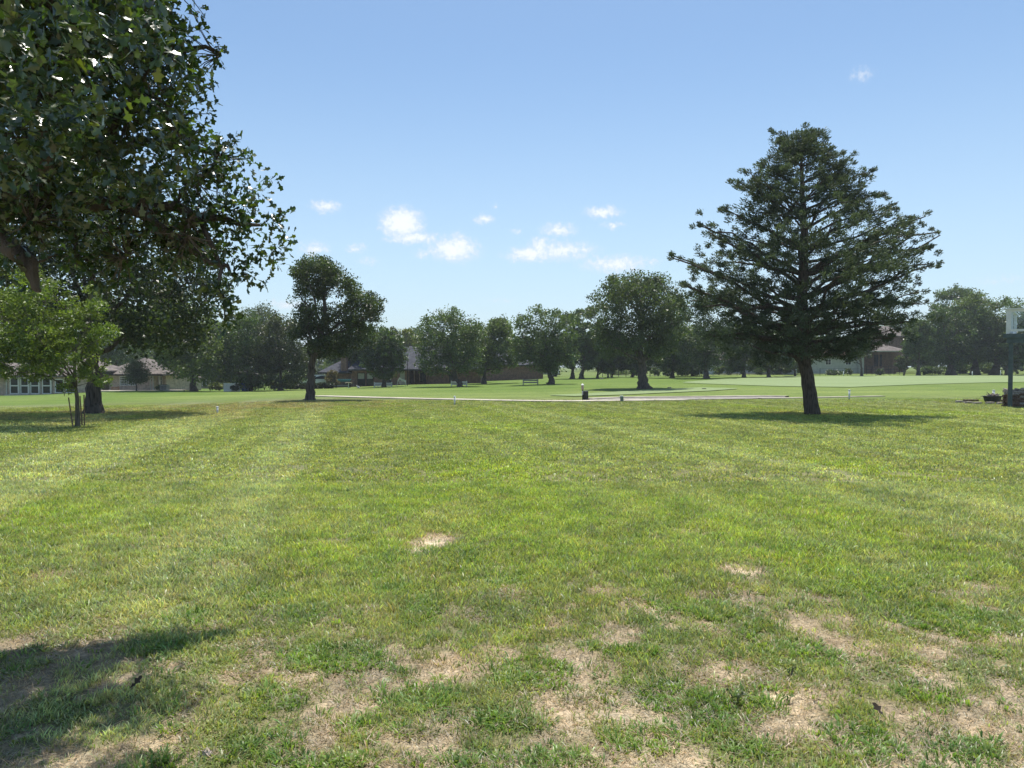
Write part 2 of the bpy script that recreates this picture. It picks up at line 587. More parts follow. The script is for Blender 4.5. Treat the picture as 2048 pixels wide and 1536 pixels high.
def bareness(X, Y):
    X = np.asarray(X, float)
    Y = np.asarray(Y, float)
    wx = X + 0.22 * (fbm(X * 3.5, Y * 3.5, 41, 3) - .5)
    wy = Y + 0.35 * (fbm(X * 3.5, Y * 3.5, 47, 3) - .5)
    s = np.zeros(np.shape(X))
    for (cx, cyy, rx, ry, a) in bare_spots:
        q = ((wx - cx) / rx) ** 2 + ((wy - cyy) / ry) ** 2
        s = np.maximum(s, a * np.exp(-q * 0.8))
    n1 = fbm(X * 3.1, Y * 2.0, 61, 4) * .68 + fbm(X * 8.5, Y * 6, 67, 3) * .32
    front = smooth(-Y, -6.4 - 0.3 * np.clip(X, -2, 2), -3.6)
    s = np.maximum(s, front * smooth(n1, 0.44 + .03 * smooth(-X, -.2, 1.2), 0.60) * (0.72 + .17 * smooth(X, -1.2, .8)))
    mid = smooth(-Y, -12, -6) * (1 - front)
    s = np.maximum(s, mid * smooth(n1, 0.62, 0.8) * 0.6)
    return np.clip(s, 0, 1.3)


def lushness(X, Y):
    s = np.zeros(np.shape(X))
    for (cx, cyy, rx, ry) in lush:
        q = ((X - cx) / rx) ** 2 + ((Y - cyy) / ry) ** 2
        s = np.maximum(s, np.exp(-q * 0.9))
    n1 = fbm(np.asarray(X) * 1.9 + 31, np.asarray(Y) * 1.4, 77, 3)
    return np.maximum(s, smooth(n1, 0.55, 0.72) * 0.8 * smooth(-np.asarray(Y), -9, -5))


SA = math.atan((690 - 1024) / F)


def lawn_col(X, Y):
    """albedo of the turf at a place: mowing stripes, yellower and drier spots, fairway, darker tree rings"""
    X = np.asarray(X, float)
    Y = np.asarray(Y, float)
    u = X * math.cos(SA) - Y * math.sin(SA)
    u = u + 0.35 * (fbm(X * 0.5, Y * 0.22, 91, 3) - 0.5)
    st = vnoise(u * 0.95 + 40, u * 0 + 3.3, 7) * .8 + (np.sin(u * 2 * math.pi / 1.45 + 0.6) * .5 + .5) * .2
    st = smooth(st, 0.42, 0.74)
    n1 = fbm(X * 0.35, Y * 0.25, 101, 4)
    n2 = fbm(X * 1.3, Y * 0.8, 111, 4)
    A = np.array([0.147, 0.176, 0.064])      # olive green
    B = np.array([0.198, 0.228, 0.112])      # pale greyish stripe
    C = np.array([0.160, 0.212, 0.042])      # yellow green
    D = np.array([0.200, 0.205, 0.112])      # dry
    c = A + (B - A) * (st * 1.0)[..., None]
    c = c + (C - c) * (smooth(n1, 0.5, 0.75) * (1 - st) * 0.8)[..., None]
    c = c + (D - c) * (smooth(n2, 0.55, 0.85) * 0.5)[..., None]
    # bright fairway beyond the path
    edge = 44 + 3 * (fbm(X * .06, Y * 0, 121, 2) - .5)
    left = smooth(-X, 2, 12)
    edge = edge + left * 5
    f = smooth(Y + 3 * (fbm(X * .3, Y * .3, 151, 3) - .5), edge - 7.0, edge + 5)
    E = np.array([0.122, 0.190, 0.042])
    E2 = np.array([0.17, 0.228, 0.066])
    fw = E + (E2 - E) * smooth(fbm(X * .05, Y * .03, 131, 4), 0.35, 0.7)[..., None]
    far = smooth(Y, 118, 135)
    fw = fw + (np.array([0.14, 0.19, 0.055]) - fw) * far[..., None]
    c = c + (fw - c) * f[..., None]
    # dry brownish apron round the trees on the left
    for (tx, ty, r, a) in [(-17.3, 31, 9, .9), (-11.9, 40, 7, .75), (11.1, 28.2, 2.0, .9), (-22, 24, 6, .5), (-9, 37, 7, .5)]:
        q = np.hypot(X - tx, (Y - ty) * 1.2) / r
        k = a * np.exp(-q * q * 1.2) * smooth(fbm(X * .9, Y * .6, 141, 3), .3, .65)
        c = c + (np.array([0.195, 0.168, 0.09]) - c) * k[..., None]
    return c


# ------------------------------------------------------------------ ground
ny, nx = GX.shape
V = np.stack([GX, GY, GZ], -1).reshape(-1, 3)
I = np.arange(ny * nx).reshape(ny, nx)
Q = np.stack([I[:-1, :-1], I[:-1, 1:], I[1:, 1:], I[1:, :-1]], -1).reshape(-1, 4)
base = lawn_col(GX, GY) * (0.82 + .1 * smooth(GY, 40, 50))[..., None]
bar = bareness(GX, GY)
soil = np.array([0.44, 0.37, 0.27])
pale = np.array([0.57, 0.49, 0.355])
thatch = np.array([0.285, 0.235, 0.168])
nearm = 1 - smooth(GY, 9, 16)
under = thatch * 0.55 + base * 0.45
bs = base + (under - base) * (nearm * 0.75)[..., None]
bs = bs + (thatch * 1.05 - bs) * (smooth(bar, 0.1, 0.45))[..., None]
bs = bs + (soil - bs) * (smooth(bar, 0.45, 0.8))[..., None]
bs = bs + (pale - bs) * (smooth(bar, 0.8, 1.15))[..., None]
me = fast_mesh('ground', V, Q, bs.reshape(-1, 3), True)
M_ground, n = mat('lawn and soil')
at = n.n('ShaderNodeAttribute', attribute_name='tint')
ge = n.n('ShaderNodeNewGeometry')
pos = ge.outputs['Position']
n_f = n.noise(45, 5, 0.7, pos)
n_m = n.noise(9, 5, 0.65, pos)
n_l = n.noise(1.1, 5, 0.6, pos)
c = n.mix(1.0, at.outputs['Color'], n.mix(n.ramp(n_f, .3, .7), (0.62, .62, .62), (1.35, 1.32, 1.28)), 'MULTIPLY')
c = n.mix(1.0, c, n.mix(n.ramp(n_m, .3, .7), (0.8, .82, .8), (1.2, 1.16, 1.12)), 'MULTIPLY')
c = n.mix(1.0, c, n.mix(n.ramp(n_l, .3, .7), (0.88, .9, .9), (1.12, 1.08, 1.05)), 'MULTIPLY')
mps = n.n('ShaderNodeMapping', ins={0: pos, 3: (0.035, 0.22, 0.1)})
n_s = n.noise(1.0, 4, 0.6, mps.outputs[0])
c = n.mix(1.0, c, n.mix(n.ramp(n_s, .35, .65), (0.86, .9, .86), (1.14, 1.1, 1.12)), 'MULTIPLY')
hsum = n.math('ADD', n_f, n.math('MULTIPLY', n_m, 1.5))
bp = n.n('ShaderNodeBump', ins={'Height': hsum, 'Strength': 0.7, 'Distance': 0.02})
bsd = n.n('ShaderNodeBsdfPrincipled', ins={'Base Color': c, 'Roughness': 0.95, 'Specular IOR Level': 0.1, 'Normal': bp.outputs[0]})
out(n, bsd.outputs[0])
g = link_mesh('ground', me, M_ground)
tag(g, kind='structure')


def drape(name, poly_px, lift, material, kind='structure', step=None, smooth_edge=0):
    """flat sheet over the ground: polygon given by ground points in order (near edge then far edge, same count)"""
    nearp, farp = poly_px
    a = [G(*p) for p in nearp]
    bq = [G(*p) for p in farp]
    vs, fs = [], []
    K = 6
    m = len(a)
    # refine along
    def refine(l, r):
        o = []
        for i in range(len(l) - 1):
            for t in range(r):
                o.append(l[i].lerp(l[i + 1], t / r))
        o.append(l[-1])
        return o
    a, bq = refine(a, 6), refine(bq, 6)
    for p, q in zip(a, bq):
        for k in range(K + 1):
            s = p.lerp(q, k / K)
            vs.append((s.x, s.y, float(gz(s.x, s.y)) + lift))
    for i in range(len(a) - 1):
        for k in range(K):
            o = i * (K + 1) + k
            fs.append((o, o + K + 1, o + K + 2, o + 1))
    mb = MB()
    mb.add(vs, fs)
    o = mb.build(name, material, smooth_sh=True)
    tag(o, kind=kind)
    return o


def strip_px(line, w):
    """path along ground pixels with width w metres -> near/far rows in world"""
    pts = [G(*p) for p in line]
    # densify
    d = []
    for i in range(len(pts) - 1):
        m = max(2, int((pts[i + 1] - pts[i]).length / 0.8))
        for t in range(m):
            d.append(pts[i].lerp(pts[i + 1], t / m))
    d.append(pts[-1])
    # smooth
    for _ in range(6):
        d = [d[0]] + [(d[i - 1] + d[i] * 2 + d[i + 1]) / 4 for i in range(1, len(d) - 1)] + [d[-1]]
    L, R = [], []
    for i, p in enumerate(d):
        t = d[min(i + 1, len(d) - 1)] - d[max(i - 1, 0)]
        t.z = 0
        t.normalize()
        nn = Vector((-t.y, t.x, 0))
        L.append(p + nn * w / 2)
        R.append(p - nn * w / 2)
    return R, L


def path_mesh(name, line, wd, lift, material, thick=0.0):
    R, L = strip_px(line, wd)
    vs, fs = [], []
    for a, b in zip(R, L):
        for k in range(4):
            s = a.lerp(b, k / 3)
            vs.append((s.x, s.y, float(gz(s.x, s.y)) + lift))
    m = len(R)
    for i in range(m - 1):
        for k in range(3):
            o = i * 4 + k
            fs.append((o, o + 4, o + 5, o + 1))
    if thick:
        b0 = len(vs)
        for i in range(m):
            for k in (0, 3):
                x, y, z = vs[i * 4 + k]
                vs.append((x, y, z - thick))
        for i in range(m - 1):
            fs.append((i * 4, b0 + i * 2, b0 + i * 2 + 2, i * 4 + 4))
            fs.append((i * 4 + 3, i * 4 + 7, b0 + i * 2 + 3, b0 + i * 2 + 1))
    o = MB().add(vs, fs).build(name, material)
    tag(o, kind='structure')
    return o


path_mesh('cart_path', [(628, 792.5), (690, 794), (770, 796.5), (880, 799), (980, 801), (1060, 803), (1150, 803.5), (1215, 802.5), (1285, 801.2), (1370, 800.6)], 1.3, 0.05, M_concrete, 0.1)
drape('gravel_strip', ([(1178, 801), (1240, 800.5), (1300, 800.3), (1400, 800), (1500, 798.5), (1572, 795.6)],
                       [(1180, 799.5), (1240, 796.8), (1300, 796), (1400, 795.5), (1500, 794.2), (1568, 794.4)]), 0.035, M_sandy)
path_mesh('kerb', [(1176, 799.5), (1215, 796.5), (1290, 795.7), (1400, 795.2), (1500, 793.8), (1545, 793), (1574, 794.6)], 0.6, 0.08, M_concrete, 0.08)
path_mesh('path_edge', [(1520, 797.6), (1600, 796.4), (1680, 794.6), (1765, 792.8)], 0.45, 0.045, M_concrete, 0.08)

M_green, n = mat('closely mown green')
ge = n.n('ShaderNodeNewGeometry')
mps = n.n('ShaderNodeMapping', ins={0: ge.outputs['Position'], 3: (0.04, 0.28, 0.1)})
nz = n.noise(1.0, 4, .6, mps.outputs[0])
nf = n.noise(4, 4, .6, ge.outputs['Position'])
c = n.mix(n.ramp(nz, .3, .7), (0.18, 0.235, 0.10), (0.22, 0.275, 0.125))
c = n.mix(1.0, c, n.mix(n.ramp(nf, .3, .7), (0.92, .92, .92), (1.06, 1.06, 1.06)), 'MULTIPLY')
bsd = n.n('ShaderNodeBsdfPrincipled', ins={'Base Color': c, 'Roughness': 0.9, 'Specular IOR Level': 0.15})
out(n, bsd.outputs[0])
drape('fairway', ([(1365, 766), (1450, 769.5), (1560, 773), (1700, 775), (1850, 769), (1960, 766), (2080, 764), (2300, 762)],
                        [(1372, 764), (1450, 758), (1560, 754), (1700, 752.5), (1850, 751.2), (1960, 751), (2080, 751), (2300, 751)]), 0.04, M_green)
drape('putting_green', ([(1100, 792), (1150, 793.5), (1230, 791), (1320, 787), (1420, 782.5), (1475, 778.5)],
                        [(1101, 791), (1150, 789), (1230, 784.5), (1320, 779.5), (1400, 775.5), (1472, 777.5)]), 0.045, M_green)


# ------------------------------------------------------------------ grass tufts (geometry nodes, ground cover)
def tuft_mesh(name, nb, rad, h0, h1, wd, lean, segs=2, seed=0, flat=False, broad=False):
    r = np.random.default_rng(seed)
    vs, fs, cs = [], [], []
    for i in range(nb):
        a = r.uniform(0, 2 * math.pi)
        q = rad * math.sqrt(r.uniform(0, 1))
        b = np.array([q * math.cos(a), q * math.sin(a), -0.006])
        h = r.uniform(h0, h1)
        ld = r.uniform(0, 2 * math.pi) if not broad else a + r.normal(0, .5)
        ll = r.uniform(0.3, 1) * lean * h
        dv = np.array([math.cos(ld), math.sin(ld), 0.])
        zt = h * (1 - 0.35 * r.uniform(0, 1) * min(lean, 1)) if not flat else h * r.uniform(0.05, 0.3)
        sd = ld + math.pi / 2 + r.normal(0, .6)
        s = np.array([math.cos(sd), math.sin(sd), 0.]) * wd * r.uniform(.7, 1.3)
        if flat:
            b[2] = r.uniform(0.001, 0.012)
        m = b + dv * ll * 0.42 + np.array([0, 0, zt * 0.62])
        t = b + dv * ll + np.array([0, 0, zt])
        if broad:
            t = b + dv * ll + np.array([0, 0, zt * 0.75])
        k = len(vs)
        vs += [b - s * .8, b + s * .8, m + s, m - s, t]
        fs += [(k, k + 1, k + 2), (k, k + 2, k + 3), (k + 3, k + 2, k + 4)]
        br = r.uniform(.7, 1.3)
        yl = r.uniform(-.1, .18)
        col = np.array([br * (1 + yl * 1.3), br, br * (1 - yl)])
        if r.uniform() < 0.10 and not flat:
            col = np.array([1.45, 1.15, 1.4]) * r.uniform(.8, 1.1)  # some blades coloured pale to stand in for sun glints
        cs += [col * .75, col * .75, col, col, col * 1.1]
    me = fast_mesh(name, np.array(vs), np.array(fs))
    at = me.attributes.new('blade', 'FLOAT_COLOR', 'POINT')
    t = np.ones((len(vs), 4), np.float32)
    t[:, :3] = np.array(cs)
    at.data.foreach_set('color', t.ravel())
    return me


def scatter(name, label, cat, protos, X, Y, tint, scl, mat_, tilt=0.15):
    """points on the lawn, each carrying one of the tuft meshes"""
    nn = len(X)
    Z = gz(X, Y)
    me = bpy.data.meshes.new(name)
    me.vertices.add(nn)
    me.vertices.foreach_set('co', np.stack([X, Y, Z], -1).astype(np.float32).ravel())
    def attr(nm, ty, arr, key):
        a = me.attributes.new(nm, ty, 'POINT')
        a.data.foreach_set(key, np.asarray(arr).ravel())
    t4 = np.ones((nn, 4), np.float32)
    t4[:, :3] = tint
    attr('tint', 'FLOAT_COLOR', t4, 'color')
    rot = np.stack([rng.normal(0, tilt, nn), rng.normal(0, tilt, nn), rng.uniform(0, 6.283, nn)], -1).astype(np.float32)
    attr('rot', 'FLOAT_VECTOR', rot, 'vector')
    attr('scl', 'FLOAT', scl.astype(np.float32), 'value')
    attr('variant', 'INT', rng.integers(0, len(protos), nn).astype(np.int32), 'value')
    o = link_mesh(name, me, mat_)
    tag(o, label, cat, None, 'stuff')
    ng = bpy.data.node_groups.new(name + '_nodes', 'GeometryNodeTree')
    ng.interface.new_socket('Geometry', in_out='INPUT', socket_type='NodeSocketGeometry')
    ng.interface.new_socket('Geometry', in_out='OUTPUT', socket_type='NodeSocketGeometry')
    gi = ng.nodes.new('NodeGroupInput')
    go = ng.nodes.new('NodeGroupOutput')
    jn = ng.nodes.new('GeometryNodeJoinGeometry')
    def named(nm, ty):
        a = ng.nodes.new('GeometryNodeInputNamedAttribute')
        a.data_type = ty
        a.inputs[0].default_value = nm
        return a.outputs[0]
    ra, sa, va = named('rot', 'FLOAT_VECTOR'), named('scl', 'FLOAT'), named('variant', 'INT')
    e2r = ng.nodes.new('FunctionNodeEulerToRotation')
    ng.links.new(ra, e2r.inputs[0])
    for k, pm in enumerate(protos):
        # the first tuft of each kind stands on the lawn itself and is a part of the cover
        px_, py_ = float(X[k]), float(Y[k])
        po = link_mesh('tuft', pm, mat_, o, (px_, py_, float(gz(px_, py_))))
        po['kind'] = 'stuff'
        po['tint'] = [float(x) for x in tint[k]] + [1.0]
        oi = ng.nodes.new('GeometryNodeObjectInfo')
        oi.transform_space = 'ORIGINAL'
        oi.inputs['Object'].default_value = po
        cp = ng.nodes.new('FunctionNodeCompare')
        cp.data_type = 'INT'
        cp.operation = 'EQUAL'
        ii = [s for s in cp.inputs if s.type == 'INT']
        ng.links.new(va, ii[0])
        ii[1].default_value = k
        ip = ng.nodes.new('GeometryNodeInstanceOnPoints')
        ng.links.new(gi.outputs[0], ip.inputs['Points'])
        ng.links.new(cp.outputs[0], ip.inputs['Selection'])
        ng.links.new(oi.outputs['Geometry'], ip.inputs['Instance'])
        ng.links.new(e2r.outputs[0], ip.inputs['Rotation'])
        ng.links.new(sa, ip.inputs['Scale'])
        ng.links.new(ip.outputs[0], jn.inputs[0])
    ng.links.new(jn.outputs[0], go.inputs[0])
    md = o.modifiers.new('tufts', 'NODES')
    md.node_group = ng
    return o


def wedge(n_, d0, d1, half=0.80, pad=1.2):
    """random places on the lawn in front of the viewer, denser near, with a margin at the sides"""
    t = rng.uniform(0, 1, n_)
    Y = np.sqrt(d0 ** 2 + t * (d1 ** 2 - d0 ** 2))
    X = rng.uniform(-1, 1, n_) * (Y * half + pad)
    return X, Y


# near lawn
X, Y = wedge(50000, 2.3, 10.5, .74, .6)
bn = bareness(X, Y)
keep = rng.uniform(0, 1, len(X)) > smooth(bn, 0.08, 0.55) * 0.93
keep &= rng.uniform(0, 1, len(X)) < (.30 + .70 * smooth(fbm(X * 6.0, Y * 4.6, 211, 3), .34, .56) + smooth(Y, 7, 10))
X, Y, bn = X[keep], Y[keep], bn[keep]
lc = lawn_col(X, Y) * 2.15
j = rng.uniform(.62, 1.35, (len(X), 1)) * (.8 + .4 * fbm(X * 5, Y * 4, 215, 3))[:, None]
lc = lc * j
dryk = (rng.uniform(0, 1, len(X)) < 0.12)
lc[dryk] = np.array([0.37, 0.36, 0.22])
scl = rng.uniform(.6, 1.4, len(X)) * (1 - 0.35 * smooth(-Y, -6, -3.2))
scatter('lawn_grass', 'short mown green grass covering the near lawn', 'grass',
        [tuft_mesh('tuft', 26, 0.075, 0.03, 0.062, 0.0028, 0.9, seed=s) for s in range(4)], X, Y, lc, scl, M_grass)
# middle distance
X, Y = wedge(88000, 9.0, 42, .74, 1.5)
keep = rng.uniform(0, 1, len(X)) < smooth(-Y, -42, -20) * .75 + .25
X, Y = X[keep], Y[keep]
bn = bareness(X, Y)
keep = rng.uniform(0, 1, len(X)) > smooth(bn, 0.3, 0.9)
X, Y = X[keep], Y[keep]
lc = lawn_col(X, Y) * (2.15 - .4 * smooth(Y, 20, 40))[:, None] * rng.uniform(.62, 1.36, (len(X), 1)) * (.8 + .4 * fbm(X * 2.2, Y * 1.4, 217, 3))[:, None]
scatter('mown_grass', 'mown grass in faint stripes across the middle of the lawn', 'grass',
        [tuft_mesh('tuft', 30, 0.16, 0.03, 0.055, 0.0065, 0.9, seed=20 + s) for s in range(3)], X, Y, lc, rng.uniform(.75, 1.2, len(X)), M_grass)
# crabgrass: broad low blades
X, Y = wedge(42000, 2.3, 8.5, .74, .6)
lu = lushness(X, Y)
bn = bareness(X, Y)
keep = rng.uniform(0, 1, len(X)) < np.clip(smooth(lu, .25, .55) * (1 - smooth(bn, .85, 1.15) * .8) + 0.05, 0, 1) * 0.85
X, Y, lu = X[keep], Y[keep], lu[keep]
tg = np.array([0.16, 0.28, 0.07]) * rng.uniform(.75, 1.3, (len(X), 1)) + np.array([.03, .02, 0]) * rng.uniform(0, 1.5, (len(X), 1))
scatter('crabgrass', 'broad bladed dark green crabgrass in low clumps', 'weeds',
        [tuft_mesh('tuft', 24, 0.048, 0.028, 0.06, 0.0036, 1.2, seed=40 + s, broad=True) for s in range(4)], X, Y, tg, rng.uniform(.5, 1.1, len(X)), M_grass, 0.2)
# small leaved runners
X, Y = wedge(16000, 2.3, 7.0, .74, .6)
n1 = fbm(X * 2.2 + 9, Y * 2.0, 171, 3)
keep = rng.uniform(0, 1, len(X)) < smooth(n1, .50, .66) * .75 * (1 - smooth(bareness(X, Y), .5, .8))
X, Y = X[keep], Y[keep]
tg = np.array([0.24, 0.30, 0.11]) * rng.uniform(.75, 1.3, (len(X), 1))
scatter('creeping_weed', 'pale creeping weed mat with tiny leaves on the bare soil', 'weeds',
        [tuft_mesh('tuft', 34, 0.075, 0.012, 0.035, 0.004, 1.3, seed=60 + s, broad=True) for s in range(3)], X, Y, tg, rng.uniform(.7, 1.2, len(X)), M_grass, 0.1)
# dead thatch
X, Y = wedge(36000, 2.3, 9.0, .74, .6)
bn = bareness(X, Y)
keep = rng.uniform(0, 1, len(X)) < (0.12 + smooth(bn, .1, .5) * .8) * (1 - smooth(bn, .85, 1.15) * .7)
X, Y = X[keep], Y[keep]
tg = np.array([0.40, 0.335, 0.255]) * rng.uniform(.6, 1.4, (len(X), 1)) * np.array([1, 1, 1])
scatter('dry_thatch', 'dead straw coloured grass lying flat on the soil', 'dead grass',
        [tuft_mesh('tuft', 16, 0.08, 0.03, 0.075, 0.0016, 1.0, seed=80 + s, flat=True) for s in range(3)], X, Y, tg, rng.uniform(.7, 1.3, len(X)), M_grass, 0.05)


# ------------------------------------------------------------------ foliage
def leaf_quads(C, size, up=0.3, aspect=0.55, direc=None, fold=0.15):
    """C (n,3) centres -> (n*4,3) verts of folded rhombic leaves"""
    n_ = len(C)
    size = np.broadcast_to(size, (n_,)) if np.ndim(size) else np.full(n_, size)
    a = rng.normal(0, 1, (n_, 3))
    if direc is not None:
        a = a * 0.5 + direc
    a /= np.linalg.norm(a, axis=1, keepdims=True) + 1e-9
    b = rng.normal(0, 1, (n_, 3))
    b[:, 2] *= (1 - up)
    b -= a * (a * b).sum(1, keepdims=True)
    b /= np.linalg.norm(b, axis=1, keepdims=True) + 1e-9
    nn = np.cross(a, b)
    s = size[:, None]
    p0 = C - a * s * .5
    p2 = C + a * s * .5
    p1 = C + b * s * .5 * aspect + nn * s * fold + a * s * .05
    p3 = C - b * s * .5 * aspect + nn * s * fold + a * s * .05
    return np.stack([p0, p1, p2, p3], 1).reshape(-1, 3)


def crown_mesh(name, clumps, crad, n_leaves, size, col, colvar=0.3, yellow=0.1, aspect=.55, origin=(0, 0, 0), flat=0.75, up=.3):
    """clumps (m,3), each a small cloud of leaves"""
    m = len(clumps)
    k = max(1, n_leaves // m)
    idx = np.repeat(np.arange(m), k)
    n_ = len(idx)
    v = rng.normal(0, 1, (n_, 3))
    v /= np.linalg.norm(v, axis=1, keepdims=True)
    r = rng.uniform(0, 1, (n_, 1)) ** 0.45
    cr = np.broadcast_to(crad, (m,))[idx][:, None]
    off = v * r * cr * np.array([1, 1, flat])
    C = clumps[idx] + off
    sz = size * rng.uniform(.6, 1.35, n_)
    V = leaf_quads(C - np.array(origin), sz, up, aspect)
    ct = rng.uniform(1 - colvar, 1 + colvar, m)[idx] * rng.uniform(.75, 1.25, n_)
    t = np.array(col)[None, :] * ct[:, None]
    yl = (rng.uniform(0, 1, m)[idx] < .5) * yellow * rng.uniform(0, 1, n_)
    t = t + np.array([1.0, .75, .1])[None, :] * (yl * np.mean(col))[:, None]
    t = np.repeat(t, 4, axis=0)
    Fq = np.arange(n_ * 4).reshape(-1, 4)
    return fast_mesh(name, V, Fq, t)


def fill_blobs(blobs, n_, shell=0.5):
    """blobs (k,6) cx cy cz rx ry rz -> n points spread through them, biased outwards"""
    B = np.array(blobs, float)
    vol = B[:, 3] * B[:, 4] * B[:, 5]
    p = vol ** .8
    p /= p.sum()
    i = rng.choice(len(B), n_, p=p)
    v = rng.normal(0, 1, (n_, 3))
    v /= np.linalg.norm(v, axis=1, keepdims=True)
    r = (shell + (1 - shell) * rng.uniform(0, 1, (n_, 1)) ** .6)
    return B[i, :3] + v * r * B[i, 3:6], i


def curve_pts(a, b, sag, k=5, jit=0.0):
    a, b = Vector(a), Vector(b)
    L = (b - a).length
    o = []
    for t in np.linspace(0, 1, k):
        p = a.lerp(b, t) + Vector((0, 0, sag * L * math.sin(math.pi * t)))
        if 0 < t < 1:
            p += Vector(rng.normal(0, jit * L, 3))
        o.append(p)
    return o


def tree(name, label, base, trunk_px, d, blobs_px, r0, leaves, lsize, col, clumps=260, crad=0.5, colvar=.35, yellow=.15, group=None, limbs=8, twigs=120,
         bark=None, depth=1.0, aspect=.6, cat='tree', shell=.35, flat=.75, cr_jit=.4, split_limbs=False, sink=.12):
    """tree built at its own distance; crown lobes given as silhouettes, spread in depth into a round crown"""
    b = P(base[0], base[1], d)
    gzb = float(gz(b.x, b.y))
    root = empty(name, (b.x, b.y, gzb), label, cat, group)
    o = Vector((b.x, b.y, gzb))
    m = d / F
    tp = [Vector((b.x, b.y, gzb - sink))] + [P(x, y, d) for (x, y) in trunk_px]
    if tp[1].z < gzb:
        tp[1].z = gzb + 0.15
    nseg = len(tp)
    # refine the trunk
    pts, rad = [], []
    for i in range(nseg - 1):
        for t in np.linspace(0, 1, 5)[:-1]:
            q = tp[i].lerp(tp[i + 1], t)
            f = (i + t) / (nseg - 1)
            pts.append(q + Vector((rng.normal(0, r0 * .08), rng.normal(0, r0 * .08), 0)))
            rad.append(r0 * ((1 - f) * .85 + .15) * (1 + 0.55 * math.exp(-f * (nseg - 1) * 4.5)))
    pts.append(tp[-1])
    rad.append(r0 * .12)
    xs_ = [x for (x, y, r, *_) in blobs_px]
    cx = 0.5 * (min(x - r for (x, y, r, *_) in blobs_px) + max(x + r for (x, y, r, *_) in blobs_px))
    R = 0.5 * (max(x + r for (x, y, r, *_) in blobs_px) - min(x - r for (x, y, r, *_) in blobs_px)) * m
    B = []
    for (x, y, r, *e) in blobs_px:
        rr = r * m
        c = P(x, y, d)
        off = abs((x - cx) * m)
        span = math.sqrt(max(0, (R * .92) ** 2 - off ** 2)) * depth
        span = max(0, span - rr)
        ks = [0.0] if span < rr * .5 else list(np.linspace(-1, 1, 2 + int(span / rr)))
        for kk in ks:
            dy = kk * span + rng.normal(0, .12) * rr
            f2 = 1 - 0.4 * abs(kk) * rng.uniform(.3, 1)
            # keep the silhouette when pushed in depth
            cc = P(x + rng.normal(0, 3 if kk else 0), y + abs(kk) * rr / m * rng.uniform(-.1, .35), d + dy)
            B.append((cc.x, cc.y, cc.z, rr * f2, rr * f2, rr * f2 * .92))
    C, bi = fill_blobs(B, clumps, shell)
    C = C[C[:, 2] > gzb + .25]
    tb = MB(o)
    tb.tube(pts, rad, 10, wob=.12)
    tb.build('trunk', bark or M_bark, root, smooth_sh=True)
    # limbs from the trunk to lobes, twigs from limbs to clumps
    BI = np.array(B)
    order = rng.permutation(len(B))[:limbs]
    nodes = []
    lm = MB(o)
    for q in order:
        tgt = Vector(BI[q, :3])
        cand = [(p, r) for p, r in zip(pts, rad) if p.z < tgt.z - .15 * (tgt - p).length and p.z > gzb + .25 * (tp[-1].z - gzb)]
        if not cand:
            cand = [(pts[len(pts) // 2], rad[len(pts) // 2])]
        p0, rr0 = cand[min(len(cand) - 1, int(rng.uniform(.2, 1) * len(cand)))]
        cp = curve_pts(p0, tgt, rng.uniform(-.06, .12), 6, .03)
        rr = [max(.02, rr0 * .62) * (1 - t * .8) for t in np.linspace(0, 1, 6)]
        if split_limbs:
            MB(o).tube(cp, rr, 7, wob=.15).build('limb', bark or M_bark, root, smooth_sh=True)
        else:
            lm.tube(cp, rr, 6)
        nodes += list(zip(cp[2:], rr[2:]))
    if nodes:
        NA = np.array([tuple(p) for p, _ in nodes])
        for q in rng.permutation(len(C))[:twigs]:
            dd = np.linalg.norm(NA - C[q], axis=1)
            h = int(np.argmin(dd))
            if dd[h] < 0.1:
                continue
            rr = min(nodes[h][1] * .5, .05 * m / 0.03 if m > .03 else .05)
            rr = max(rr * .8, .012)
            lm.tube(curve_pts(nodes[h][0], C[q], rng.uniform(-.1, .15), 4, .05), [rr, rr * .7, rr * .5, rr * .25], 4, cap=False)
    if lm.v:
        lb = lm.build('branch', bark or M_bark, root, smooth_sh=True)
    cr = crad * rng.uniform(1 - cr_jit, 1 + cr_jit, len(C))
    me_ = crown_mesh('crown', C, cr, leaves, lsize, col, colvar, yellow, aspect, tuple(o), flat)
    cm_ = link_mesh('crown', me_, M_leaf_far, root)
    return root


def auto_blobs(x0, y0, x1, y1, n_, seed, rmin=.16, rmax=.3):
    """lobed silhouette inside a box"""
    r = np.random.default_rng(seed)
    w_, h_ = (x1 - x0), (y1 - y0)
    cx, cy_ = (x0 + x1) / 2, (y0 + y1) / 2
    rs = min(w_, h_)
    o = [(cx, cy_, rs * .33), (cx - w_ * .15, cy_ + h_ * .1, rs * .27), (cx + w_ * .15, cy_ + h_ * .08, rs * .27)]
    for i in range(n_):
        a = 2 * math.pi * (i + r.uniform(-.3, .3)) / n_
        rr = rs * r.uniform(rmin, rmax) * .72
        ca, sa = math.cos(a), math.sin(a)
        q = (abs(ca) ** 2.8 + abs(sa) ** 2.8) ** (-1 / 2.8)
        o.append((cx + ca * q * (w_ / 2 - rr) * r.uniform(.88, 1.06), cy_ + sa * q * (h_ / 2 - rr) * r.uniform(.86, 1.06), rr))
    for i in range(n_ // 2):
        a = r.uniform(0, 6.283)
        rr = rs * r.uniform(.10, .17)
        o.append((cx + math.cos(a) * w_ * .40, cy_ + math.sin(a) * h_ * .40, rr))
    return o


DG = (0.066, 0.106, 0.032)
MG = (0.105, 0.145, 0.045)
GG = (0.086, 0.128, 0.044)
LG = (0.105, 0.16, 0.040)


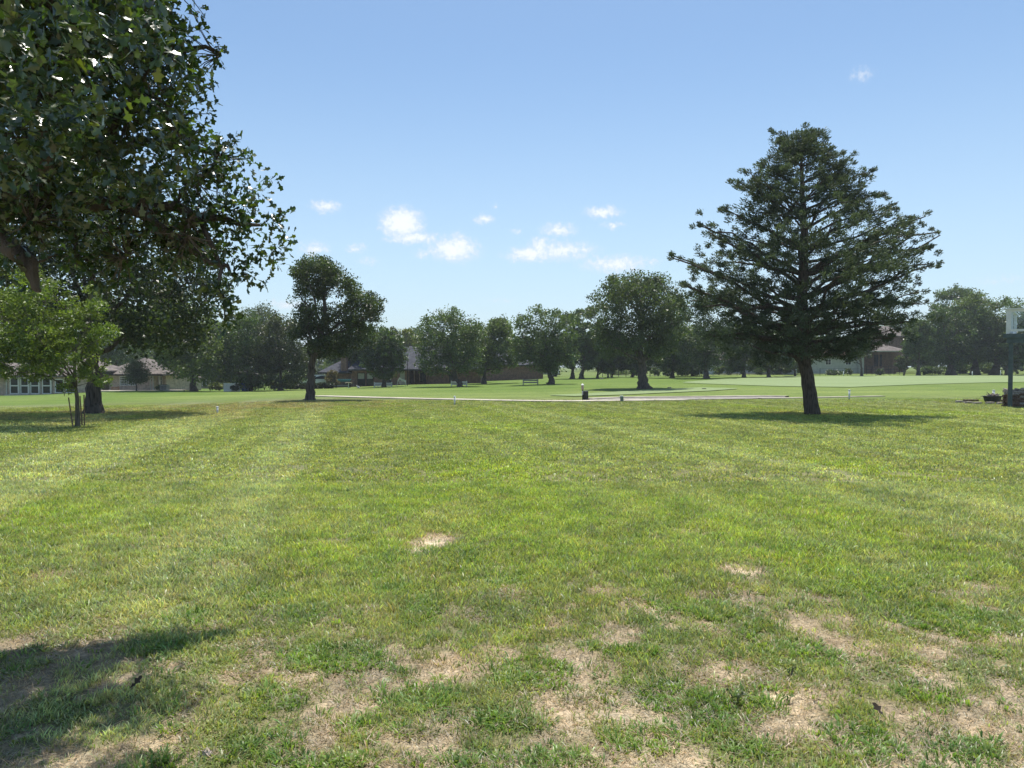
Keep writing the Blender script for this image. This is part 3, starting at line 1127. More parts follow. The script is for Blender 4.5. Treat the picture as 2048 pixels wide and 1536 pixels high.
# ------------------------------------------------------------------ red cedar on the right
def cedar():
    d = 27.4
    b = P(1627, 830, d)
    gzb = float(gz(b.x, b.y))
    o = Vector((b.x, b.y, gzb))
    root = empty('cedar_tree', o, 'tall dark conical cedar with a bare leaning trunk alone on the right lawn', 'tree')
    m = d / F
    tp = [(1627, 838), (1622, 800), (1612, 740), (1606, 690), (1604, 600), (1608, 500), (1606, 420), (1604, 350), (1602, 290)]
    rads = [.31, .25, .215, .205, .18, .14, .10, .06, .025]
    pts, rr = [], []
    for i in range(len(tp) - 1):
        for t in (0, .25, .5, .75):
            x = tp[i][0] * (1 - t) + tp[i + 1][0] * t
            y = tp[i][1] * (1 - t) + tp[i + 1][1] * t
            p = P(x, y, d) + Vector((rng.normal(0, .015), rng.normal(0, .015), 0))
            pts.append(p)
            rr.append(rads[i] * (1 - t) + rads[i + 1] * t)
    pts[0].z = gzb - .15
    # fluted trunk
    n_ = 18
    vs, fs = [], []
    ph = rng.uniform(0, 6.28, 4)
    for i, (p, r) in enumerate(zip(pts, rr)):
        for k in range(n_):
            a = 2 * math.pi * k / n_
            q = r * (1 + .10 * math.sin(3 * a + ph[0] + p.z * .3) + .07 * math.sin(5 * a + ph[1]) + rng.normal(0, .03))
            vs.append((p.x + q * math.cos(a), p.y + q * math.sin(a), p.z))
    for i in range(len(pts) - 1):
        for k in range(n_):
            fs.append((i * n_ + k, i * n_ + (k + 1) % n_, (i + 1) * n_ + (k + 1) % n_, (i + 1) * n_ + k))
    MB(o).add(vs, fs).build('trunk', M_bark_cedar, root, smooth_sh=True)
    prof_y = [258, 275, 300, 330, 365, 413, 452, 510, 570, 607, 650, 680, 706]
    prof_l = [8, 55, 62, 88, 135, 165, 215, 262, 246, 236, 215, 185, 100]
    prof_r = [40, 50, 60, 92, 132, 150, 215, 262, 255, 228, 200, 172, 95]
    cx = 1608
    clumps, crs, dirs = [], [], []
    nb = 185
    for i in range(nb):
        yy = 262 + (706 - 262) * ((i + .5) / nb) ** .82
        az_ = i * 2.399963 + rng.normal(0, .25)
        c = math.cos(az_)
        L = np.interp(yy, prof_y, prof_l if c < 0 else prof_r)
        L *= .56 + .52 * float(vnoise(az_ % 6.283 * 1.3, yy / 34.0, 77))
        bend = max(.0, rng.normal(0.0, .10))
        Lm = L * m * (1 - bend) * (0.93 + .07 * math.cos(3 * az_ + yy * .02))
        tipz = P(cx, yy, d).z
        tip = Vector((P(cx, yy, d).x + math.cos(az_) * Lm, d + math.sin(az_) * Lm, tipz))
        rise = rng.uniform(.10, .42) * Lm if yy < 620 else rng.uniform(-.05, .22) * Lm
        zz = max(gzb + 2.05, tipz - rise)
        k = int(np.argmin([abs(p.z - zz) for p in pts]))
        st = pts[k]
        cp = curve_pts(st, tip, rng.uniform(-.05, .10), 7, .02)
        r0 = min(rr[k] * .45, .02 + Lm * .014)
        rad = [r0 * (1 - t * .85) for t in np.linspace(0, 1, 7)]
        if i % 3 == 0 and i < 200:
            MB(o).tube(cp, rad, 5, cap=False).build('limb', M_bark_cedar, root, smooth_sh=True)
        ns = 4 + int(Lm * 2.6)
        for s in range(ns):
            t = .30 + .70 * ((s + rng.uniform(0, 1)) / ns) ** .7
            f = t * 6
            q = cp[min(5, int(f))].lerp(cp[min(6, int(f) + 1)], f - int(f))
            sp = (.08 + .14 * Lm * (1 - t) + .14)
            off = Vector((rng.normal(0, sp), rng.normal(0, sp), rng.normal(0, sp * .55)))
            clumps.append(q + off)
            crs.append(rng.uniform(.15, .29) * (1.0 if t < .9 else .8))
            dv = (tip - st).normalized()
            dirs.append((dv.x, dv.y, dv.z * .5 + .35))
    tips = [(1552, 270), (1631, 262), (1598, 284), (1665, 302), (1697, 322), (1740, 348), (1758, 393), (1796, 410), (1849, 436), (1873, 466), (1865, 530), (1862, 500), (1836, 607), (1784, 676), (1815, 640),
            (1518, 328), (1473, 364), (1445, 412), (1393, 450), (1346, 512), (1364, 571), (1376, 606), (1421, 672), (1725, 376), (1500, 350), (1418, 470), (1690, 352), (1575, 300), (1820, 455)]
    for (tx, ty) in tips:
        for rep in range(2):
            tip = P(tx + rng.normal(0, 4), ty + rng.normal(0, 4), d + rng.normal(0, .35) * (rep * 2))
            Lt = math.hypot(tip.x - o.x, tip.y - o.y)
            zz = tip.z - (.25 + .42 * Lt if ty < 600 else .08 * Lt)
            k = int(np.argmin([abs(p.z - zz) for p in pts]))
            cp = curve_pts(pts[k], tip, .03, 7, .015)
            MB(o).tube(cp, [max(.028, rr[k] * .4) * (1 - t * .7) for t in np.linspace(0, 1, 7)], 5, cap=False).build('limb', M_bark_cedar, root, smooth_sh=True)
            dv = (tip - pts[k]).normalized()
            for s in range(9):
                t = .55 + .45 * (s / 8.0)
                f = t * 6
                q = cp[min(5, int(f))].lerp(cp[min(6, int(f) + 1)], min(1, f - int(f) if f < 6 else 1))
                sp = .05 + .20 * (1 - abs(t - .8) * 2)
                clumps.append(q + Vector((rng.normal(0, sp), rng.normal(0, sp), rng.normal(0, sp * .6))))
                crs.append(rng.uniform(.14, .24) * (1.15 - .5 * max(0, t - .8) / .2 * .8))
                dirs.append((dv.x, dv.y, dv.z * .6 + .35))
    # low drooping limb left of the trunk
    for (x, y) in [(1420, 668), (1450, 688), (1490, 700), (1400, 640), (1390, 600), (1530, 712), (1560, 705), (1460, 650), (1650, 700), (1690, 690), (1740, 680), (1790, 640), (1680, 712)]:
        for _ in range(9):
            q = P(x, y, d) + Vector((rng.normal(0, .35), rng.normal(0, 1.3), rng.normal(0, .2)))
            clumps.append(q)
            crs.append(rng.uniform(.18, .34))
            dirs.append((0, -.3, .3))
    MB(o).tube([P(1606, 728, d), P(1590, 712, d - .3), P(1570, 708, d - .6), P(1540, 705, d - .8), P(1500, 690, d - 1)], [.10, .09, .075, .05, .02], 7).build('limb', M_bark_cedar, root, smooth_sh=True)
    clumps = np.array([tuple(c) for c in clumps])
    crs = np.array(crs)
    dirs = np.array(dirs)
    print('cedar clumps', len(clumps))
    k = 50
    mm = len(clumps)
    idx = np.repeat(np.arange(mm), k)
    n2 = len(idx)
    v = rng.normal(0, 1, (n2, 3))
    v /= np.linalg.norm(v, axis=1, keepdims=True)
    r = rng.uniform(0, 1, (n2, 1)) ** .5
    C = clumps[idx] + v * r * crs[idx][:, None] * np.array([1, 1, .75])
    dv = v * .5 + dirs[idx] * 1.0 + rng.normal(0, .25, v.shape)
    V_ = leaf_quads(C - np.array(tuple(o)), rng.uniform(.08, .17, n2), .3, .28, dv, .08)
    ct = rng.uniform(.7, 1.3, mm)[idx] * rng.uniform(.75, 1.25, n2)
    t = np.array([0.088, 0.117, 0.074])[None] * ct[:, None]
    me_ = fast_mesh('crown', V_, np.arange(n2 * 4).reshape(-1, 4), np.repeat(t, 4, axis=0))
    link_mesh('crown', me_, M_cedar, root)


cedar()


# ------------------------------------------------------------------ near oak, top left
def oak_leaf_mesh(name, seed, L=1.0, low=False):
    r = np.random.default_rng(seed)
    # half outline of a post oak leaf: stalk, small lower lobes, waist, big square upper lobes, rounded tip
    half = [(0.0, .010), (.10, .012), (.22, .05), (.30, .13), (.36, .13), (.41, .07), (.47, .07), (.56, .20), (.64, .30), (.70, .28), (.74, .14), (.84, .16), (.94, .15), (1.0, .06)]
    if low:
        half = [(0.0, .012), (.27, .06), (.38, .12), (.47, .08), (.61, .28), (.74, .16), (.93, .15)]
    hl = [(x + r.normal(0, .012), y * r.uniform(.85, 1.2)) for x, y in half]
    hr = [(x + r.normal(0, .012), y * r.uniform(.85, 1.2)) for x, y in half]
    curl, fold = r.uniform(-.25, .35), r.uniform(.08, .4)
    vs = []
    for k, (x, y) in enumerate(half):
        vs.append((x * L, 0, curl * x * x * L))
    for x, y in hl:
        vs.append((x * L, y * L, (curl * x * x + fold * y) * L))
    for x, y in hr:
        vs.append((x * L, -y * L, (curl * x * x + fold * y) * L))
    fs = []
    h = len(half)
    for i in range(h - 1):
        fs.append((i, i + 1, h + i + 1, h + i))
        fs.append((i, 2 * h + i, 2 * h + i + 1, i + 1))
    return np.array(vs), np.array(fs)


def near_oak():
    D = 4.9
    base = Vector((-4.9, 5.2, float(gz(-4.9, 5.2))))
    root = empty('oak_tree', base, 'close overhanging oak with lobed glossy leaves filling the upper left corner', 'tree')
    MB(base).tube([base + Vector((0, 0, -.2)), base + Vector((.02, .03, .5)), base + Vector((.1, .0, 1.6)), base + Vector((.15, -.1, 2.8)), base + Vector((.1, -.2, 4.2)), base + Vector((.2, -.2, 5.6))],
                  [.30, .22, .19, .16, .12, .06], 14, wob=.1).build('trunk', M_bark, root, smooth_sh=True)
    # hanging crown lobes: px, py, radius px, distance; some unseen, added for shadow
    lob = [(60, 60, 120, 4.6), (200, 30, 120, 4.9), (300, 70, 90, 5.2), (350, 50, 60, 5.0), (60, 200, 130, 4.4), (190, 170, 120, 4.8), (310, 170, 100, 5.1), (390, 130, 36, 5.1), (440, 110, 26, 5.1),
           (400, 190, 34, 5.0), (60, 330, 110, 4.6), (180, 320, 120, 4.8), (300, 300, 110, 5.0), (400, 300, 70, 5.2), (460, 330, 50, 5.3), (520, 380, 45, 5.3), (430, 400, 80, 5.1),
           (500, 440, 60, 5.2), (550, 470, 32, 5.3), (330, 420, 90, 4.9), (210, 430, 80, 4.8), (480, 520, 48, 5.1), (510, 560, 30, 5.1), (440, 580, 32, 4.9), (400, 490, 60, 5.0), (450, 640, 20, 4.9), (455, 610, 22, 4.9), (430, 560, 34, 4.9), (150, 500, 55, 4.8), (200, 560, 30, 4.9), (30, 540, 30, 4.7), (565, 500, 22, 5.3), (555, 440, 26, 5.3),  (490, 300, 30, 5.2),
           (540, 520, 34, 5.2), (90, 440, 60, 4.6), (-60, 100, 150, 4.8), (-60, 300, 140, 4.8), (-60, 470, 70, 4.9), (-160, 200, 150, 4.6), (100, -80, 130, 4.5), (260, -70, 110, 4.7), (0, -200, 180, 4.6), (200, -220, 150, 4.5),
           (30, -420, 200, 4.3), (-200, -100, 200, 4.2), (-250, 300, 160, 4.5), (260, -330, 130, 3.8), (150, -260, 150, 3.5), (40, -500, 180, 3.3), (-120, -350, 200, 3.3), (120, 110, 150, 3.6), (245, 50, 100, 3.6), (60, -100, 160, 3.2), (190, -150, 120, 3.1), (20, 260, 120, 3.8), (150, 240, 90, 3.8), (360, 150, 50, 4.5), (375, 255, 50, 4.5), (330, 330, 70, 4.5), (300, 60, 70, 4.4), (350, 25, 30, 4.6), (410, -170, 100, 3.9), (330, -95, 75, 3.9), (500, -120, 75, 4.1), (575, -150, 75, 4.2), (575, -130, 85, 4.9), (495, -130, 75, 4.9), (430, -90, 55, 4.8), (560, -270, 90, 4.3), (40, 480, 40, 4.6), (250, 520, 50, 4.9), (330, 520, 45, 4.9)]
    lob2 = [(x, y, r, dd - 0.95) for (x, y, r, dd) in lob if x < 320 and y < 330]
    lob += lob2
    # unseen crown lobes added above the picture to fill out its lawn shadow
    for wx in (-2.75, -2.2, -1.8):
        for wy in (4.1, 4.7, 5.2):
            lob.append((CX + F * wx / wy, HY - F * (4.85 - EYE) / wy, .40 * F / wy, wy))
    lob += [(30, 430, 60, 4.7), (120, 470, 60, 4.7), (190, 500, 55, 4.8), (280, 470, 55, 4.9), (20, 380, 60, 4.6), (360, 470, 50, 5.0), (440, 460, 50, 5.1), (420, 350, 50, 5.1)]
    cl, cr = [], []
    for (x, y, r, dd) in lob:
        rr = r * dd / F
        n_ = max(5, int(62 * (rr / .33) ** 2.1))
        if x + r < 0 or y + r < -150:
            n_ = max(4, int(n_ * .6))
        v = rng.normal(0, 1, (n_, 3))
        v /= np.linalg.norm(v, axis=1, keepdims=True)
        q = v * (.25 + .75 * rng.uniform(0, 1, (n_, 1)) ** .6) * rr * np.array([1, .9, 1])
        c = np.array(tuple(P(x, y, dd)))
        cl.append(c + q)
    cl = np.concatenate(cl)
    print('oak rosettes', len(cl))
    # limbs
    J = [(-120, 560, 4.9), (40, 520, 4.9)]
    limbs = [
        ([base + Vector((.12, -.05, 2.0)), P(-80, 380, 4.9), P(0, 470, 4.8), P(50, 520, 4.75)], [.10, .085, .07, .05]),
        ([base + Vector((.14, -.05, 2.4)), P(60, 330, 4.9), P(200, 300, 5.0), P(330, 290, 5.1), P(430, 310, 5.2)], [.10, .07, .05, .03, .012]),
        ([base + Vector((.14, -.1, 2.2)), P(100, 400, 4.8), P(250, 410, 4.9), P(400, 430, 5.1), P(520, 450, 5.2)], [.09, .06, .045, .03, .01]),
        ([P(250, 410, 4.9), P(330, 460, 4.9), P(420, 520, 5.0), P(480, 560, 5.1)], [.04, .03, .02, .008]),
        ([base + Vector((.1, -.1, 3.2)), P(60, 150, 4.8), P(200, 90, 5.0), P(330, 90, 5.1), P(440, 105, 5.1)], [.09, .06, .045, .025, .008]),
        ([P(60, 150, 4.8), P(140, 50, 4.8), P(220, -20, 4.8), P(300, -100, 4.8)], [.05, .04, .03, .01]),
        ([base + Vector((.1, -.1, 3.8)), P(-60, -60, 4.6), P(60, -200, 4.5), P(160, -330, 4.4)], [.08, .06, .04, .02]),
        ([P(200, 300, 5.0), P(260, 200, 4.6), P(300, 130, 4.5)], [.04, .025, .01]),
        ([P(100, 400, 4.8), P(90, 250, 4.2), P(120, 120, 3.9)], [.045, .03, .012]),
        ([P(400, 430, 5.1), P(440, 540, 5.0), P(450, 640, 4.9)], [.02, .014, .005]),
        ([P(50, 520, 4.75), P(70, 560, 4.7), P(78, 585, 4.7)], [.05, .03, .012]),
    ]
    nodes = []
    for pts, rad in limbs:
        pp, rr = [], []
        for i in range(len(pts) - 1):
            for t in (0, .33, .66):
                pp.append(Vector(pts[i]).lerp(Vector(pts[i + 1]), t) + Vector(rng.normal(0, .018, 3)))
                rr.append(rad[i] * (1 - t) + rad[i + 1] * t)
        pp.append(Vector(pts[-1]))
        rr.append(rad[-1])
        MB(base).tube(pp, rr, 9, wob=.12).build('limb', M_bark, root, smooth_sh=True)
        nodes += pp[1:]
    NA = np.array([tuple(p) for p in nodes])
    tw = MB(base)
    # twigs link rosettes to limbs in two steps
    hubs = cl[rng.permutation(len(cl))]
    hubs = np.array([h for h in hubs if np.min(np.linalg.norm(NA - h, axis=1)) < .5][:85])
    for h in hubs:
        dd = np.linalg.norm(NA - h, axis=1)
        k = int(np.argmin(dd))
        tw.tube(curve_pts(NA[k], h, rng.uniform(-.22, .22), 6, .07), [.010, .008, .007, .006, .005, .003], 5, cap=False)
    dirs = np.zeros_like(cl)
    for i, c in enumerate(cl):
        dd = np.linalg.norm(hubs - c, axis=1)
        dd[dd < .03] = 9
        k = int(np.argmin(dd))
        v = c - hubs[k]
        dirs[i] = v / (np.linalg.norm(v) + 1e-6)
        if dd[k] < .26:
            tw.tube(curve_pts(hubs[k], c, rng.uniform(-.1, .1), 3, .05), [.005, .004, .0025], 3, cap=False)
    o2 = tw.build('twig', M_bark, root)
    o2['kind'] = 'stuff'
    # leaves
    var = [oak_leaf_mesh('leaf', s) for s in range(6)]
    meshes = []
    items = []
    for i, c in enumerate(cl):
        nl = rng.integers(5, 9)
        ax = Vector(dirs[i]) + Vector(rng.normal(0, .4, 3)) + Vector((0, 0, .15))
        ax.normalize()
        s1 = ax.orthogonal().normalized()
        s2 = ax.cross(s1)
        for k in range(nl):
            a = 2 * math.pi * k / nl + rng.normal(0, .3)
            out_ = s1 * math.cos(a) + s2 * math.sin(a)
            dv = (ax * rng.uniform(.1, .8) + out_ + Vector((0, 0, -.15))).normalized()
            L = rng.uniform(.045, .078)
            nrm = (ax * .5 + Vector((0, 0, .7)) + Vector(rng.normal(0, .5, 3)))
            y = nrm.cross(dv)
            if y.length < 1e-3:
                y = dv.orthogonal()
            y.normalize()
            z = dv.cross(y)
            R = Matrix((dv, y, z)).transposed()
            pos = Vector(c) + Vector(rng.normal(0, .02, 3)) - ax * .03 * k / nl * 2
            items.append((pos, R, L, int(rng.integers(0, 6))))
    # rank by how large and how open to view they are
    sc = []
    for q, (p, R, L, v) in enumerate(items):
        rel = p - Vector((0, 0, EYE))
        px = CX + F * rel.x / rel.y
        py = HY - F * rel.z / rel.y
        vis = abs((R @ Vector((0, 0, 1))).dot(rel.normalized()))
        inside = 5 < px < 2040 and 5 < py < 1500
        sc.append((L / rel.length * (0.3 + vis) * (1 if inside else .0), px, py))
    # nearest per small cell wins
    cells = {}
    for q, (s, px, py) in enumerate(sc):
        if s <= 0:
            continue
        key = (int(px / 26), int(py / 26))
        dist = items[q][0].y
        if key not in cells or dist < cells[key][0]:
            cells[key] = (dist, q)
    cand = sorted((c[1] for c in cells.values()), key=lambda q: -sc[q][0])
    chosen = set(cand[:300])
    tcol = lambda: np.array([0.036, 0.064, 0.019]) * rng.uniform(.6, 1.35) + np.array([.05, .045, .0]) * (rng.uniform() < .12) * rng.uniform(.3, 1)
    lm = []
    for vi in range(6):
        for cv in range(4):
            vv, ff = var[vi]
            me_ = fast_mesh('leaf', vv, ff, tcol()[None].repeat(len(vv), 0), True)
            me_.materials.append(M_leaf_oak)
            lm.append(me_)
    for q in chosen:
        p, R, L, v = items[q]
        lo = bpy.data.objects.new('leaf', lm[v * 4 + int(rng.integers(0, 4))])
        COL.objects.link(lo)
        lo.parent = root
        lo.matrix_local = Matrix.Translation(p - base) @ R.to_4x4() @ Matrix.Scale(L, 4)
    AV, AF, AT = [], [], []
    off = 0
    lowvar = [oak_leaf_mesh('leaf', s, low=True) for s in range(6)]
    for vi in range(6):
        sel = [it for q, it in enumerate(items) if it[3] == vi and q not in chosen]
        vv, ff = lowvar[vi]
        Rm = np.array([np.array(it[1]) for it in sel])
        Lm = np.array([it[2] for it in sel])
        Pm = np.array([tuple(it[0] - base) for it in sel])
        VV = np.einsum('nij,kj->nki', Rm, vv) * Lm[:, None, None] + Pm[:, None, :]
        n_ = len(sel)
        AV.append(VV.reshape(-1, 3))
        AF.append((ff[None] + (np.arange(n_) * len(vv))[:, None, None]).reshape(-1, 4) + off)
        tt = np.array([0.036, 0.064, 0.019])[None] * rng.uniform(.55, 1.4, (n_, 1))
        yel = rng.uniform(0, 1, (n_, 1)) < .16
        tt = tt + np.array([.055, .05, 0])[None] * yel * rng.uniform(.3, 1, (n_, 1))
        AT.append(np.repeat(tt, len(vv), axis=0))
        off += n_ * len(vv)
    me_ = fast_mesh('foliage', np.concatenate(AV), np.concatenate(AF), np.concatenate(AT), True)
    fo = link_mesh('foliage', me_, M_leaf_oak, root)
    fo['kind'] = 'stuff'
    print('oak leaves', len(items))


near_oak()

# ------------------------------------------------------------------ the left side
tree('pecan_tree', 'big dark shade tree with thick black trunk behind the staked young tree', (185, 826), [(186, 800), (190, 755), (182, 700), (170, 620), (190, 520), (210, 430)], 30,
     [(120, 420, 110), (260, 400, 100), (370, 470, 80), (40, 500, 100), (200, 520, 110), (330, 560, 80), (420, 570, 40), (80, 620, 80), (300, 640, 60), (-60, 600, 80), (-60, 450, 90), (-120, 560, 60), (10, 690, 40), (200, 620, 60),
      (380, 640, 45), (150, 330, 90), (262, 668, 30), (350, 680, 40), (430, 610, 40), (410, 530, 50)],
     .36, 42000, .175, (0.048, 0.072, 0.024), clumps=1000, crad=.66, limbs=14, twigs=260, depth=.85, split_limbs=True)
young_base = P(155, 850, 21.8)
tree('young_tree', 'bright lime green young tree propped by stakes on the left lawn', (155, 850), [(155, 835), (154, 800), (151, 770), (148, 720), (140, 650), (125, 590)], 21.8,
     [(45, 590, 48), (90, 575, 32), (15, 620, 60), (120, 640, 60), (190, 600, 26), (185, 640, 40), (70, 670, 60), (205, 670, 30), (150, 700, 50), (20, 690, 42), (95, 735, 30), (180, 740, 32), (-30, 640, 50), (60, 545, 18),
      (215, 720, 18), (140, 765, 18), (60, 700, 28), (182, 580, 16), (-40, 700, 40), (-60, 590, 40), (228, 665, 20), (100, 690, 50), (60, 742, 24), (205, 760, 14), (0, 740, 24)],
     .078, 24000, .105, (0.135, 0.195, 0.042), clumps=520, crad=.23, limbs=12, twigs=200, bark=M_bark_young, depth=.8, yellow=.3, colvar=.3, aspect=.42, shell=.3)
for i, (x, yt, lab) in enumerate([(137, 795, 'leaning wooden stake left of the young lime green tree'), (160, 792, 'short wooden stake right behind the young tree trunk'), (168, 790, 'upright wooden stake right of the young lime green tree')]):
    xb = (145.5, 163, 167.5)[i]
    d = (21.6, 22.4, 21.9)[i]
    p0 = GD(xb, d)
    p1 = P(x, yt, d + .1)
    o = MB(p0).tube([p0 + Vector((0, 0, -.1)), p1], [.022, .02], 6).build('tree_stake', M_wood_stake, loc=p0)
    tag(o, lab, 'stake', 'wooden stakes round the young tree')

tree('willow_tree', 'mid green drooping tree between the left house and tan shed', (386, 778), [(386, 765), (384, 740), (370, 700), (350, 650)], 84,
     [(300, 640, 40), (350, 620, 32), (345, 680, 45), (400, 650, 40), (285, 680, 24), (400, 700, 42), (430, 690, 24), (370, 728, 36), (415, 740, 26), (335, 715, 22), (260, 650, 20), (320, 600, 18)],
     .4, 22000, .30, (0.125, 0.175, 0.05), clumps=420, crad=1.0, limbs=9, twigs=80, yellow=.25)
tree('patio_tree', 'small round grey green tree in front of the left house window', (273, 778), [(273, 773), (272, 765), (270, 745)], 84,
     [(262, 738, 16), (280, 735, 16), (272, 750, 20), (285, 755, 14), (258, 757, 12), (268, 725, 8), (292, 742, 8)],
     .08, 6000, .15, (0.10, 0.13, 0.075), clumps=160, crad=.5, limbs=4, twigs=20)
tree('oak_tree', 'dark broad crowned oak on the lawn just left of the cart path end', (620, 799), [(621, 785), (622, 760), (624, 725), (636, 690), (648, 640), (650, 580), (645, 540)], 43,
     [(640, 528, 26), (612, 540, 24), (612, 570, 24), (668, 545, 22), (690, 562, 22), (650, 570, 36), (705, 588, 24), (735, 600, 20), (752, 612, 12), (610, 620, 22), (640, 620, 40), (700, 625, 36), (738, 630, 22),
      (610, 660, 26), (660, 670, 40), (715, 665, 34), (640, 695, 26), (690, 695, 22), (590, 615, 10), (755, 640, 12), (600, 590, 14)],
     .30, 34000, .13, (0.056, 0.082, 0.030), clumps=330, crad=.5, limbs=16, twigs=160, colvar=.4, yellow=.12)
tree('oak_tree', 'large round crowned oak with forked trunk just left of the cedar', (1286, 775), [(1285, 760), (1284, 735), (1280, 700), (1284, 650), (1282, 600)], 62,
     [(1270, 575, 30), (1300, 572, 26), (1235, 580, 28), (1330, 590, 28), (1205, 605, 30), (1255, 615, 45), (1310, 620, 45), (1350, 615, 24), (1355, 645, 24), (1200, 645, 32), (1240, 660, 42), (1300, 665, 44), (1190, 625, 18),
      (1345, 670, 26), (1215, 685, 30), (1265, 695, 26), (1320, 695, 28), (1225, 562, 16), (1320, 562, 14), (1362, 600, 12)],
     .50, 34000, .19, (0.072, 0.102, 0.042), clumps=380, crad=.75, limbs=14, twigs=130)

